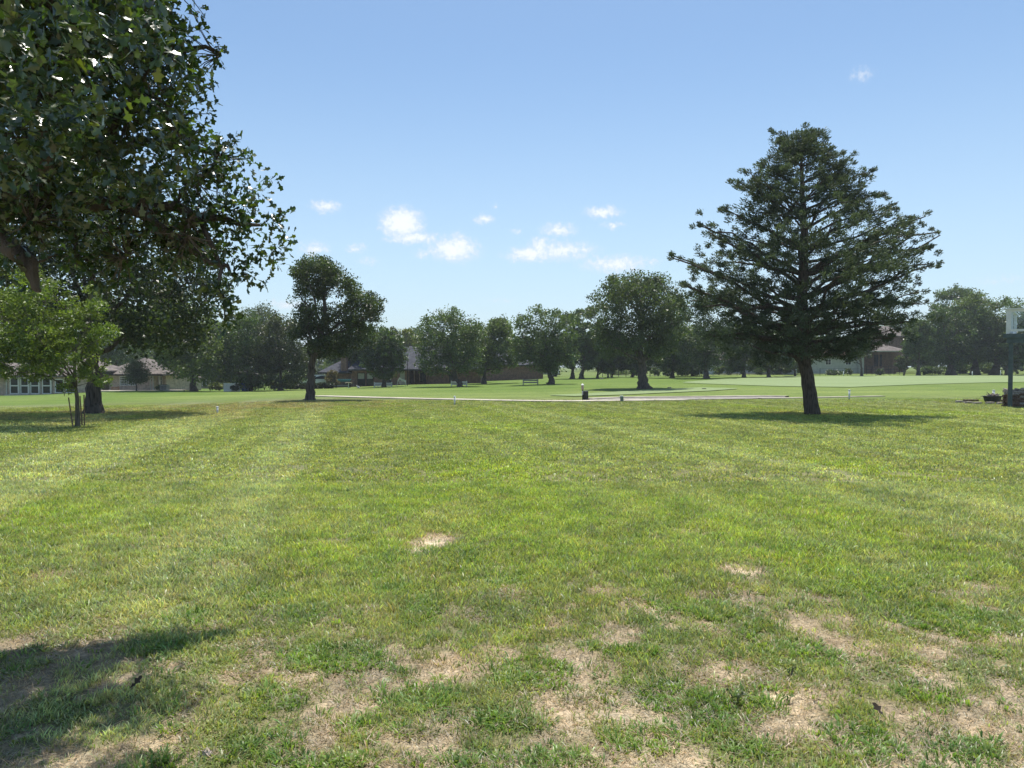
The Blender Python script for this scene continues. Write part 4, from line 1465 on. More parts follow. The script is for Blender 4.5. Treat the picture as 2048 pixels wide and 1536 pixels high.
# ------------------------------------------------------------------ trees farther off: label, base, trunk, crown box, distance, leaf colour
far = [
    ('oak_tree', 'dark tree with pale bark forks in front of the brick house windows', (768, 769), (724, 650, 808, 745), 86, DG, .28, 9),
    ('pecan_tree', 'tall pecan with twin tops standing at the white bench', (919, 772), (826, 616, 962, 742), 80, GG, .34, 11),
    ('pecan_tree', 'rounded paler tree right of the twin topped pecan', (968, 764), (915, 634, 1036, 742), 92, MG, .34, 10),
    ('maple_tree', 'yellow green tree showing over the brick house roof', (800, 740), (768, 655, 846, 728), 135, (0.17, 0.19, 0.05), .3, 9),
    ('pecan_tree', 'feathery topped tree with stout trunk right of the farther white bench', (1103, 766), (1028, 608, 1152, 735), 80, GG, .42, 11),
    ('elm_tree', 'tree with dark trunk behind the fork of the feathery topped tree', (1145, 755), (1112, 622, 1180, 728), 106, MG, .36, 8),
    ('elm_tree', 'tree leaning out from behind the round crowned oak', (1163, 755), (1135, 612, 1215, 725), 104, GG, .4, 9),
    ('elm_tree', 'dense dark tree at the left of the hedge', (500, 782), (436, 616, 545, 770), 84, DG, .3, 10),
    ('elm_tree', 'dense olive tree half hidden by the lawn oak on its left', (561, 782), (505, 625, 618, 770), 82, (0.055, 0.07, 0.028), .35, 10),
    ('elm_tree', 'dark bushy tree seen under the left edge of the round crowned oak', (1195, 756), (1165, 660, 1232, 738), 108, DG, .22, 8),
    ('slender_tree', 'thin leaning trunk left of the paired slim trunks', (1216, 755), (1195, 670, 1245, 735), 112, DG, .16, 7),
    ('slender_tree', 'right one of the paired slim trunks by the iron fence', (1224, 755), (1205, 660, 1262, 738), 114, DG, .16, 7),
    ('elm_tree', 'tree with gold flecked leaves behind the round crowned oak trunk', (1265, 755), (1235, 690, 1300, 742), 112, MG, .3, 7),
    ('elm_tree', 'dark tree just right of the round crowned oak trunk', (1345, 754), (1300, 640, 1395, 740), 104, DG, .34, 9),
    ('oak_tree', 'dark tree with straight trunk beneath the left side of the cedar', (1413, 752), (1352, 585, 1465, 735), 98, DG, .42, 10),
    ('elm_tree', 'dark conical tree low behind the cedar limbs', (1488, 751), (1445, 640, 1535, 748), 104, DG, .3, 9),
    ('elm_tree', 'small curved trunk tree left of the cedar trunk', (1537, 748), (1500, 660, 1590, 732), 106, DG, .28, 8),
    ('crape_myrtle', 'small pale green tree just left of the cedar trunk', (1590, 747), (1550, 708, 1625, 742), 112, (0.10, 0.13, 0.06), .16, 7),
    ('elm_tree', 'grey green tree in front of the pale house', (1723, 748), (1700, 668, 1742, 712), 112, (0.08, 0.10, 0.055), .22, 8),
    ('pecan_tree', 'medium tree with straight trunk right of the patio roof house', (1837, 741), (1806, 636, 1872, 712), 118, GG, .3, 9),
    ('shrub', 'round bush beside the straight trunk tree on the right', (1808, 742), (1790, 712, 1822, 730), 116, (0.085, 0.105, 0.05), .1, 6),
    ('oak_tree', 'dark oak at the left of the big right hand grove', (1901, 738), (1848, 606, 1962, 722), 122, DG, .7, 11),
    ('oak_tree', 'tall oak rising highest behind the right hand grove', (1925, 736), (1866, 572, 1960, 680), 140, GG, .6, 10),
    ('oak_tree', 'broad oak in the middle of the right hand grove', (1950, 740), (1895, 583, 2015, 722), 124, MG, .75, 12),
    ('oak_tree', 'leafy oak with thick pale trunk behind the deck railing', (1990, 744), (1950, 588, 2060, 720), 122, GG, .8, 12),
    ('elm_tree', 'ivy covered tree just left of the grey deck post', (2014, 738), (2000, 660, 2075, 738), 118, DG, .3, 9),
    ('oak_tree', 'oak at the right edge of the picture behind the deck', (2110, 742), (2040, 600, 2180, 722), 126, DG, .6, 12),
    ('elm_tree', 'grey leaved tree behind the willow at the far left', (455, 775), (400, 640, 490, 760), 120, (0.075, 0.095, 0.06), .3, 10),
    ('elm_tree', 'tall hazy tree peeping between the two trees left of the lawn oak', (520, 772), (455, 612, 590, 740), 115, (0.08, 0.10, 0.055), .4, 11),
    ('elm_tree', 'dark tree beneath the right flank of the lawn oak', (735, 768), (690, 640, 778, 730), 100, GG, .34, 9),
    ('elm_tree', 'tree behind the brick garage roof', (1000, 745), (955, 640, 1035, 735), 130, GG, .35, 9),
    ('elm_tree', 'hazy tree filling the gap behind the feathery topped tree', (1075, 748), (1040, 660, 1120, 735), 135, GG, .35, 9),
    ('elm_tree', 'dark shade tree behind the left house roof', (60, 775), (-40, 600, 130, 745), 112, DG, .5, 12),
    ('elm_tree', 'tree behind the ridge of the left house', (230, 770), (170, 600, 300, 730), 116, GG, .4, 12),
    ('elm_tree', 'hazy tree behind the patio roof house', (1790, 735), (1745, 625, 1835, 700), 165, GG, .4, 10),
    ('elm_tree', 'leafy tree filling in between the twin topped pecan and the paler tree', (940, 765), (885, 650, 985, 742), 100, MG, .3, 9),
    ('elm_tree', 'leafy tree closing the gap right of the brick garage', (1045, 758), (1005, 668, 1080, 742), 118, MG, .3, 9),
    ('elm_tree', 'shaded tree behind the chimney of the red brick house', (700, 765), (655, 660, 740, 728), 118, MG, .3, 9),
    ('elm_tree', 'dark tree low between the cedar and the round crowned oak', (1385, 752), (1330, 655, 1440, 742), 116, GG, .3, 9),
    ('elm_tree', 'dark tree behind the cedar trunk on its left', (1560, 750), (1520, 640, 1640, 722), 128, DG, .3, 9),
    ('elm_tree', 'broad tree behind the gap left of the right hand grove', (1855, 740), (1815, 650, 1910, 730), 145, GG, .3, 9),
    ('elm_tree', 'hazy tree behind the pale house roof', (1660, 735), (1600, 640, 1720, 715), 165, GG, .4, 10),
]
for i, (nm, lab, bs_, box_, d, col, r0, nb) in enumerate(far):
    x0, y0, x1, y1 = box_
    ww_ = (x1 - x0) * .09
    x0, x1, y1 = x0 - ww_, x1 + ww_, min(y1 + 13, bs_[1] - 2)
    bl = auto_blobs(x0, y0, x1, y1, nb, 500 + i)
    cyy = (y0 + y1) / 2
    area = (x1 - x0) * (y1 - y0)
    gpt = GD(bs_[0], d)
    tr_px = [(bs_[0], bs_[1] - 6), ((bs_[0] * .8 + (x0 + x1) / 2 * .2), (bs_[1] + y1) / 2 - 4), ((bs_[0] + (x0 + x1)) / 3, y1 - (y1 - y0) * .25), ((x0 + x1) / 2, cyy - 8)]
    mpx = d / F
    tree(nm, lab, bs_, tr_px, d, bl, r0, int(min(15000, 3200 + area * 1.1)), .0031 * d ** .88 * 1.5, col, clumps=int(90 + area * .032), crad=.066 * math.sqrt(area) * mpx * 1.05, limbs=7, twigs=26,
         colvar=.4, yellow=.15, cat='bush' if nm == 'shrub' else 'tree', depth=.75)

# far wood beyond everything: one hazy mass
bl = []
for i in range(150):
    x = -500 + i * 21 + rng.uniform(-8, 8)
    d = rng.uniform(250, 320) if 1060 < x < 1360 else rng.uniform(165, 230)
    top = 690 if 1060 < x < 1360 else 680
    top = top + 16 * math.sin(i * .37) + rng.uniform(-8, 8)
    p = P(x, top + 14, d)
    r = 20 * d / F
    g0 = float(gz(p.x, p.y))
    bl.append((p.x, p.y, p.z, r * 1.5, r * 1.5, r))
    bl.append((p.x, p.y, (p.z * .55 + g0 * .45), r * 1.6, r * 1.6, (p.z - g0) * .45))
C, _ = fill_blobs(bl, 3000, .3)
me_ = crown_mesh('far_wood', C, 2.2, 50000, 1.5, (0.075, 0.105, 0.045), .3, .1)
fw_ = link_mesh('far_wood', me_, M_leaf_far)
tag(fw_, 'hazy band of woodland closing the view behind the houses', 'woodland', None, 'stuff')


# ------------------------------------------------------------------ shrubs and hedges
def bush(name, label, px, pyb, d, wpx, hpx, col, n_=2500, ls=.16, cat='bush', depth=1.0, sq=False, group=None):
    b = GD(px, d)
    m = d / F
    w_, h_ = wpx * m, hpx * m
    root = empty(name, b, label, cat, group)
    if sq:
        k = max(8, int(w_ / .45))
        C = np.stack([rng.uniform(-w_ / 2, w_ / 2, k * 9), rng.uniform(-depth / 2, depth / 2, k * 9), rng.uniform(.1, h_ - .15, k * 9)], -1) + np.array(tuple(b))
        crr = .28
    else:
        C, _ = fill_blobs([(b.x + rng.normal(0, w_ * .14), b.y + rng.normal(0, w_ * .14), b.z + h_ * rng.uniform(.35, .62), w_ * .32, w_ * .32, h_ * .34) for _ in range(6)], 60, .2)
        crr = max(w_, h_) * .13
    me_ = crown_mesh('foliage', C, crr, n_, ls, col, .35, .2, .6, tuple(b))
    link_mesh('foliage', me_, M_leaf_far, root)
    st = MB()
    for _ in range(5):
        a = rng.uniform(0, 6.28)
        st.tube([(0, 0, -.05), (math.cos(a) * w_ * .1, math.sin(a) * w_ * .1, h_ * .3), (math.cos(a) * w_ * .22, math.sin(a) * w_ * .22, h_ * .6)], [.03, .02, .01], 5)
    st.build('stem', M_bark, root)
    return root


bush('hedge', 'long low clipped dark hedge left of the brick house', 612, 780, 88, 108, 14, (0.03, 0.045, 0.02), 9000, .16, 'hedge', 1.0, True)
bush('shrub', 'grey leaved shrub beside the white board fence', 472, 783, 83, 20, 18, (0.11, 0.12, 0.09), 1600, .14)
bush('crape_myrtle', 'red tinged crape myrtle at the left end of the brick house', 662, 776, 90, 34, 42, (0.12, 0.10, 0.055), 4200, .15)
bush('shrub', 'yellow flowered shrub between the hedge and the dark trees', 548, 781, 84, 14, 18, (0.22, 0.20, 0.08), 900, .14)
bush('shrub', 'small shrub at the right corner of the left house', 318, 778, 86, 20, 13, (0.15, 0.19, 0.12), 1300, .13)
bush('shrub', 'yellowish bush by the shed and white fence', 438, 776, 95, 34, 18, (0.13, 0.15, 0.05), 2200, .18)
for i, (x, w_, h_, col, lab) in enumerate([(1395, 26, 20, (0.11, 0.13, 0.06), 'pale shrub beside the straight trunk under the cedar'), (1438, 20, 22, (0.13, 0.17, 0.06), 'light green shrub right of the straight trunk'),
                                           (1310, 30, 22, DG, 'dark shrub at the iron fence end'), (1365, 34, 18, (0.05, 0.06, 0.03), 'low dark shrub behind the fence left of the straight trunk'),
                                           (1665, 40, 10, (0.05, 0.08, 0.03), 'low hedge below the pale house wall'), (1700, 18, 16, (0.09, 0.13, 0.08), 'grey green shrub at the pale house corner'),
                                           (1760, 24, 14, (0.06, 0.08, 0.05), 'shrub below the patio roof'), (1850, 18, 16, (0.06, 0.09, 0.04), 'small bush behind the right hand fence'),
                                           (2024, 24, 26, DG, 'ivy bush behind the grey deck post')]):
    bush('shrub', lab, x, 745, 122, w_, h_, col, 1400, .22, 'bush')
for (x, d_, w_, h_, col, lab) in [(1335, 121, 40, 26, DG, 'dark thicket bush under the trees right of the round crowned oak'), (1462, 122, 40, 34, DG, 'dark thicket bush between the straight trunk and the conical tree'),
                                  (1515, 124, 30, 20, GG, 'dark thicket bush left of the curved trunk'), (1560, 126, 40, 26, GG, 'dark thicket bush between the curved trunk and the pale green tree'),
                                  (1870, 128, 50, 20, DG, 'shady bush at the left end of the right hand grove'), (1925, 132, 60, 24, DG, 'shady bush between the first trunks of the grove'),
                                  (1972, 134, 50, 24, GG, 'shady bush between the thick grove trunks'), (485, 92, 50, 36, DG, 'dark bush behind the white board fence'), (528, 92, 40, 34, DG, 'dark bush left of the yellow flowered shrub'),
                                  (590, 95, 60, 40, GG, 'tall dark bush behind the low hedge'), (1240, 150, 60, 10, MG, 'low far bush beyond the iron fence')]:
    bush('shrub', lab, x, 745, d_, w_, h_, col, 2600, .26, 'bush')


# ------------------------------------------------------------------ houses
def wallbox(root, o, x0, x1, y0, y1, z0, z1, m, name='wall'):
    return MB(o).box((x0, y0, z0), (x1, y1, z1)).build(name, m, root)


def hip(root, o, x0, x1, y0, y1, z0, z1, m, inset=None, name='roof', ridge=None, t=.18):
    """hip roof with a thin eave; ridge=(xa,xb) along x"""
    cy_ = (y0 + y1) / 2
    ins = inset if inset is not None else (y1 - y0) / 2
    xa, xb = ridge or (x0 + ins, x1 - ins)
    mb = MB(o)
    vs = [(x0, y0, z0), (x1, y0, z0), (x1, y1, z0), (x0, y1, z0), (x0, y0, z0 + t), (x1, y0, z0 + t), (x1, y1, z0 + t), (x0, y1, z0 + t), (xa, cy_, z1), (xb, cy_, z1)]
    fs = [(0, 3, 2, 1), (0, 1, 5, 4), (1, 2, 6, 5), (2, 3, 7, 6), (3, 0, 4, 7), (4, 5, 9, 8), (5, 6, 9), (6, 7, 8, 9), (7, 4, 8)]
    mb.add(vs, fs)
    return mb.build(name, m, root)


def window(root, o, x0, x1, z0, z1, y, nx=1, nz=1, frame=M_white, pane=M_glass, fw=.09, bar=.04, name='window', blind=None):
    """window standing in the wall face y: frame proud of it, panes just behind"""
    fr = MB(o)
    fr.box((x0, y - .07, z0), (x0 + fw, y + .02, z1)).box((x1 - fw, y - .07, z0), (x1, y + .02, z1))
    fr.box((x0 + fw, y - .07, z0), (x1 - fw, y + .02, z0 + fw)).box((x0 + fw, y - .07, z1 - fw), (x1 - fw, y + .02, z1))
    for i in range(1, nx):
        xx = x0 + (x1 - x0) * i / nx
        fr.box((xx - bar / 2, y - .055, z0 + fw), (xx + bar / 2, y - .01, z1 - fw))
    for j_ in range(1, nz):
        zz = z0 + (z1 - z0) * j_ / nz
        fr.box((x0 + fw, y - .05, zz - bar / 2), (x1 - fw, y - .012, zz + bar / 2))
    f = fr.build(name, frame, root)
    # panes are sub-parts
    for i in range(nx):
        xa = x0 + (x1 - x0) * i / nx + (fw if i == 0 else bar / 2)
        xb = x0 + (x1 - x0) * (i + 1) / nx - (fw if i == nx - 1 else bar / 2)
        for j_ in range(nz):
            za = z0 + (z1 - z0) * j_ / nz + (fw if j_ == 0 else bar / 2)
            zb = z0 + (z1 - z0) * (j_ + 1) / nz - (fw if j_ == nz - 1 else bar / 2)
            pm = blind if (blind is not None and j_ >= nz / 2) else pane
            MB(o).box((xa, y - .025, za), (xb, y - .004, zb)).build('pane', pm, f)
    return f


def chimney(root, o, x0, x1, y0, y1, z0, z1, m):
    MB(o).box((x0, y0, z0), (x1, y1, z1)).box((x0 - .06, y0 - .06, z1), (x1 + .06, y1 + .06, z1 + .12)).build('chimney', m, root)


# left house
def left_house():
    d = 88.0
    X = lambda px, dd=d: P(px, 750, dd).x
    Z = lambda py, dd=d: P(1024, py, dd).z
    o = Vector((X(150), d, Z(790)))
    r = empty('brick_house', o, 'pink brick ranch house with white framed windows behind the young tree', 'house')
    zb = Z(800)
    # sunroom wing with tall windows
    wallbox(r, o, X(13), X(204), d, d + 9, zb, Z(754.5), M_brick_pink)
    wallbox(r, o, X(-150), X(8), d + 1.5, d + 10, zb, Z(756), M_brick_pink, 'side_wall')
    MB(o).box((X(9), d - .12, zb), (X(110), d - .003, Z(788.5))).build('sill', M_trim, r)
    for a, b in [(20, 37.5), (41, 57.5), (61, 78.5), (84.5, 102)]:
        window(r, o, X(a), X(b), Z(788), Z(755), d - .003, 1, 2, fw=.10, bar=.12)
    for a in (13, 38.6, 58.6, 79.8, 103):
        MB(o).box((X(a), d - .16, Z(788)), (X(a + 2), d - .004, Z(755))).build('pillar', M_trim, r)
    for a, b in [(110, 128), (132, 150)]:
        window(r, o, X(a), X(b), Z(786), Z(758), d - .003, 1, 2, fw=.10, bar=.12)
    hip(r, o, X(-4), X(210), d - .8, d + 10, Z(753.5), Z(716), M_roof_brown, name='roof', inset=4.5)
    hip(r, o, X(-170), X(30), d + .4, d + 11.5, Z(756), Z(722), M_roof_brown, name='roof', inset=5)
    # right wing
    wallbox(r, o, X(216), X(306), d + .2, d + 9, zb, Z(751.5), M_brick_pink)
    wallbox(r, o, X(306), X(322), d + 1.2, d + 9, zb, Z(751.5), M_brick_pink, 'side_wall')
    MB(o).box((X(204), d + 3, zb), (X(216), d + 3.2, Z(751))).build('porch_wall', M_tan, r)
    MB(o).box((X(207), d + 2.94, Z(778)), (X(213), d + 2.995, Z(756))).build('door', M_dark, r)
    window(r, o, X(238), X(255), Z(771), Z(752.3), d + .195, 4, 4, fw=.08, bar=.05)
    window(r, o, X(256), X(272), Z(771), Z(752.3), d + .195, 4, 4, fw=.08, bar=.05)
    window(r, o, X(311), X(315), Z(770), Z(753), d + 1.195, 1, 2, fw=.06, bar=.05)
    for a in (303.5, 309, 321):
        MB(o).box((X(a), d - .5, zb), (X(a + 1.4), d - .32, Z(751))).build('pillar', M_trim, r)
    # roof with a peak
    hip(r, o, X(198), X(332), d - .9, d + 10, Z(751), Z(715), M_roof_brown, name='roof', ridge=(X(252), X(256)))
    hip(r, o, X(202), X(234), d - 1.2, d + 2, Z(744), Z(735), M_roof_brown, name='dormer_roof', ridge=(X(208), X(222)))
    MB(o).box((X(203), d - 1.0, Z(750)), (X(233), d - .95, Z(744))).build('dormer_wall', M_dark, r)
    return o


left_house()
d = 86.0
Xp = lambda px, dd: P(px, 750, dd).x
Zp = lambda py, dd: P(1024, py, dd).z
g0 = GD(230, 85.5)
o = MB(g0).box((Xp(195, 85.5), 84.5, g0.z - .3), (Xp(350, 85.5), 88.1, g0.z + .09)).build('patio_slab', M_concrete, loc=g0)
tag(o, kind='structure')
# AC unit
g0 = GD(329, 86)
r = empty('air_conditioner', g0, 'square pale air conditioner at the right corner of the pink brick house', 'air conditioner')
MB().box((-.38, -.38, .03), (.38, .38, .66)).build('casing', M_blind, r)
MB().tube([(0, 0, .66), (0, 0, .70)], .3, 14).build('fan_guard', M_dark, r)
fin = MB()
for k in range(6):
    fin.box((-.33, -.40, .12 + k * .08), (.33, -.382, .15 + k * .08))
fin.build('grille', M_dark, r)


def bench(name, label, cat, px, d, w_, h_, m, loc_z=0, rings=False, group=None, rz=0):
    g0 = GD(px, d)
    r = empty(name, g0, label, cat, group, rz)
    MB().box((-w_ / 2, -.05, -.05), (-w_ / 2 + .12, .07, h_)).build('post', m, r)
    MB().box((w_ / 2 - .12, -.05, -.05), (w_ / 2, .07, h_)).build('post', m, r)
    MB().box((-w_ / 2 + .12, -.04, h_ - .22), (w_ / 2 - .12, .05, h_ - .06)).build('top_rail', m, r)
    MB().box((-w_ / 2 + .12, -.04, h_ * .28), (w_ / 2 - .12, .05, h_ * .28 + .14)).build('lower_rail', m, r)
    if rings:
        for k in (-.27, 0, .27):
            pts = [(k * w_ + math.cos(a) * .19, 0, h_ - .36 + math.sin(a) * .19) for a in np.linspace(-math.pi, math.pi * (0 if abs(k) > .1 else 1), 14)]
            MB().tube(pts, .035, 6).build('ring', m, r)
    return r


bench('garden_bench', 'low wooden patio bench in front of the pink brick wall', 'bench', 230, 86.5, .9, .55, M_wood_brown)
bench('garden_bench', 'white rail panel with three round rings left of the brick house porch', 'fence panel', 766, 86, 2.1, .58, M_white, rings=True)
bench('garden_bench', 'plain white bench panel behind the trunk of the twin topped pecan', 'bench', 918, 81.5, 1.8, .6, M_white)
bench('garden_bench', 'grey metal rail bench left of the feathery topped tree trunk', 'bench', 1061, 81, 1.7, .62, M_blind)

# tan shed
g0 = GD(362, 98)
r = empty('garden_shed', g0, 'plain tan walled shed half hidden under the drooping tree', 'shed')
ww = 42 * 98 / F / 2
MB().box((-ww, 0, -.6), (ww, 3, 1.45)).build('wall', M_tan, r)
hip(r, Vector((0, 0, 0)), -ww - .2, ww + .2, -.25, 3.3, 1.45, 2.2, M_roof_brown)
for sx in (-1, 1):
    MB().box((sx * ww - .06, -.05, -.4), (sx * ww + .06, -.004, 1.44)).build('corner_trim', M_trim, r)
# small rocks on the left crest
for i, x in enumerate([371, 391, 206]):
    g0 = GD(x, 86)
    mb = MB()
    pts = []
    mb.tube([(-.25, 0, .02), (-.15, 0, .1), (.05, .02, .16), (.2, 0, .1), (.28, 0, .03)], [.03, .12, .15, .12, .03], 7, wob=.5)
    o = mb.build('stone', M_stone, loc=g0)
    tag(o, ['pale rock at the foot of the drooping tree, left of its trunk', 'pale rock at the foot of the drooping tree, right of its trunk', 'pale rock on the patio edge beside the thick black trunk'][i], 'rock')

# white board fence, blue bin
g0 = GD(463, 83)
r = empty('white_fence', g0, 'short white board fence at the left end of the dark hedge', 'fence')
for k in range(11):
    x = -.9 + k * .17
    MB().box((x, 0, -.1), (x + .15, .03, .95 + .02 * math.sin(k * 3))).build('board', M_white, r)
for z in (.2, .75):
    MB().box((-.9, .033, z), (.96, .09, z + .08)).build('rail', M_white, r)
g0 = GD(491, 83.5)
r = empty('storage_bin', g0, 'dark blue bin in the shade right of the white board fence', 'bin')
mb = MB()
mb.add([(-.35, -.3, 0), (.35, -.3, 0), (.35, .3, 0), (-.35, .3, 0), (-.42, -.36, .85), (.42, -.36, .85), (.42, .36, .85), (-.42, .36, .85)], [(0, 3, 2, 1), (0, 1, 5, 4), (1, 2, 6, 5), (2, 3, 7, 6), (3, 0, 4, 7)])
mb.build('body', M_blue, r)
MB().box((-.45, -.4, .85), (.45, .4, .93)).build('lid', M_blue, r)


# centre brick house
def centre_house():
    d = 97.0
    X = lambda px, dd=d: P(px, 750, dd).x
    Z = lambda py, dd=d: P(1024, py, dd).z
    o = Vector((X(760), d, Z(775)))
    r = empty('brick_house', o, 'long red brick house with steep charcoal roof and chimney in the centre', 'house')
    zb = Z(786)
    wallbox(r, o, X(650), X(698), d + .5, d + 8, zb, Z(746), M_brick_red)
    wallbox(r, o, X(701), X(815), d, d + 9, zb, Z(740), M_brick_red)
    wallbox(r, o, X(815), X(856), d + 3, d + 9, zb, Z(738), M_brick_red, 'porch_wall')
    wallbox(r, o, X(856), X(960), d + .6, d + 9, zb, Z(738), M_brick_red)
    hip(r, o, X(637), X(704), d - .4, d + 9, Z(747), Z(715), M_roof_grey, ridge=(X(679), X(684)))
    hip(r, o, X(697), X(860), d - .7, d + 10.4, Z(741), Z(693), M_roof_grey, ridge=(X(733), X(846)))
    hip(r, o, X(804), X(966), d - .3, d + 10.8, Z(738.5), Z(690), M_roof_grey, ridge=(X(808), X(930)))
    chimney(r, o, X(682), X(693), d - .05, d + 1.0, Z(746), Z(716), M_brick_red)
    for a, b in [(715, 730), (733, 747)]:
        window(r, o, X(a), X(b), Z(771), Z(745.5), d - .003, 1, 2, M_dark, M_glass, .07, .07, blind=M_blind)
    window(r, o, X(774), X(782), Z(768), Z(747), d - .003, 1, 2, M_dark, M_glass, .07, .07, blind=M_blind)
    MB(o).box((X(800), d - .06, Z(772)), (X(809.5), d - .004, Z(742))).build('door', M_blind, r)
    for a in (817, 828, 838, 853):
        MB(o).box((X(a), d - .1, zb), (X(a + 1.6), d + .1, Z(738))).build('pillar', M_brick_red, r)
    window(r, o, X(832), X(846), Z(765), Z(745), d + 2.99, 2, 2, M_dark)
    window(r, o, X(898), X(908), Z(764), Z(745), d + .595, 1, 2, M_dark)
    MB(o).box((X(650), d - .3, Z(772)), (X(697), d - .1, Z(770))).build('step', M_concrete, r)
    MB(o).box((X(701), d - .5, zb), (X(709), d - .28, Z(761))).box((X(700.5), d - .54, Z(761)), (X(709.5), d - .24, Z(760))).build('porch_pier', M_brick_red, r)
    # right wing stands further back
    d2 = 112.0
    X2 = lambda px: X(px, d2)
    Z2 = lambda py: Z(py, d2)
    o2 = Vector((X2(1020), d2, Z2(758)))
    r2 = empty('brick_garage', o2, 'low red brick garage wing with dark open bay right of the house', 'garage')
    zb2 = Z2(768)
    wallbox(r2, o2, X2(905), X2(932), d2, d2 + 9, zb2, Z2(737), M_brick_red)
    wallbox(r2, o2, X2(955), X2(1086), d2, d2 + 9, zb2, Z2(732), M_brick_red)
    MB(o2).box((X2(932), d2, Z2(741)), (X2(955), d2 + .3, Z2(736))).build('lintel', M_trim, r2)
    MB(o2).box((X2(932), d2 + 3, zb2), (X2(955), d2 + 3.1, Z2(741))).build('back_wall', M_dark, r2)
    hip(r2, o2, X2(900), X2(1089), d2 - .5, d2 + 10, Z2(732), Z2(706), M_roof_grey)
    MB(o2).box((X2(925), d2 - 2.5, zb2), (X2(962), d2 - .1, Z2(759.5))).build('apron', M_concrete, r2)


centre_house()
# covered table (teal) and odds and ends near the centre house
g0 = GD(686, 92)
r = empty('patio_table', g0, 'long table under a teal cover beside the chimney of the red brick house', 'table')
MB().box((-.95, -.35, .95), (.95, .35, 1.05)).box((-.97, -.37, .75), (.97, -.352, .98)).build('cover', M_teal, r)
for sx in (-.85, .85):
    for sy in (-.25, .25):
        MB().box((sx - .04, sy - .04, 0), (sx + .04, sy + .04, .95)).build('leg', M_dark, r)
g0 = GD(697, 87)
r = empty('bird_table', g0, 'flat topped bird table on a white post before the brick pier', 'bird table')
MB().tube([(0, 0, -.05), (0, 0, .62)], .055, 8).build('post', M_pvc, r)
MB().box((-.38, -.3, .62), (.38, .3, .67)).build('tray', M_tan, r)
for sx in (-.33, .33):
    MB().box((sx - .02, -.28, .52), (sx + .02, .28, .618)).build('bracket', M_tan, r)
g0 = GD(716, 86)
r = empty('garden_ornament', g0, 'small white bird shaped ornament on the grass by the brick house windows', 'ornament')
MB().tube([(.22, 0, .04), (.1, 0, .10), (-.05, 0, .15), (-.14, 0, .22), (-.15, 0, .32), (-.19, 0, .34)], [.03, .08, .09, .04, .035, .015], 8).build('body', M_white, r, smooth_sh=True)
MB().box((-.15, -.08, 0), (.22, .08, .045)).build('base', M_concrete, r)
# white draped swing / cover
g0 = GD(803, 87)
r = empty('garden_swing', g0, 'white draped garden swing right of the ringed rail panel', 'garden swing')
MB().tube([(-.55, 0, 0), (-.42, 0, .75), (-.2, 0, 1.02), (.1, 0, .8), (.5, 0, .68)], .035, 6).build('frame', M_white, r)
MB().tube([(.5, 0, 0), (.5, 0, .68)], .03, 6).build('post', M_white, r)
vs, fs = [], []
for i, t in enumerate(np.linspace(0, 1, 9)):
    x = -.42 + .92 * t
    top = np.interp(x, [-.45, -.2, .1, .5], [.7, 1.02, .8, .68])
    for k, zz in enumerate((top + .02, top - .22 - .05 * math.sin(i * 1.9))):
        vs.append((x, -.06 + .03 * math.sin(i * 2.1) * k, zz))
for i in range(8):
    fs.append((i * 2, i * 2 + 1, i * 2 + 3, i * 2 + 2))
MB().add(vs, fs).build('canopy', M_white, r)
MB().box((-.35, -.2, .3), (.45, .2, .36)).box((-.35, .16, .36), (.45, .2, .62)).build('seat', M_blind, r)
# tall thin lamp pole
g0 = GD(815, 88)
r = empty('flood_light', g0, 'white flat lamp head on a tall thin pole before the charcoal roof', 'lamp post')
zt = Zp(709, 88) - g0.z
MB().tube([(0, 0, -.1), (0, 0, zt)], .035, 6).build('pole', M_dark, r)
MB().box((-.32, -.12, zt), (.2, .12, zt + .13)).build('lamp_head', M_white, r)


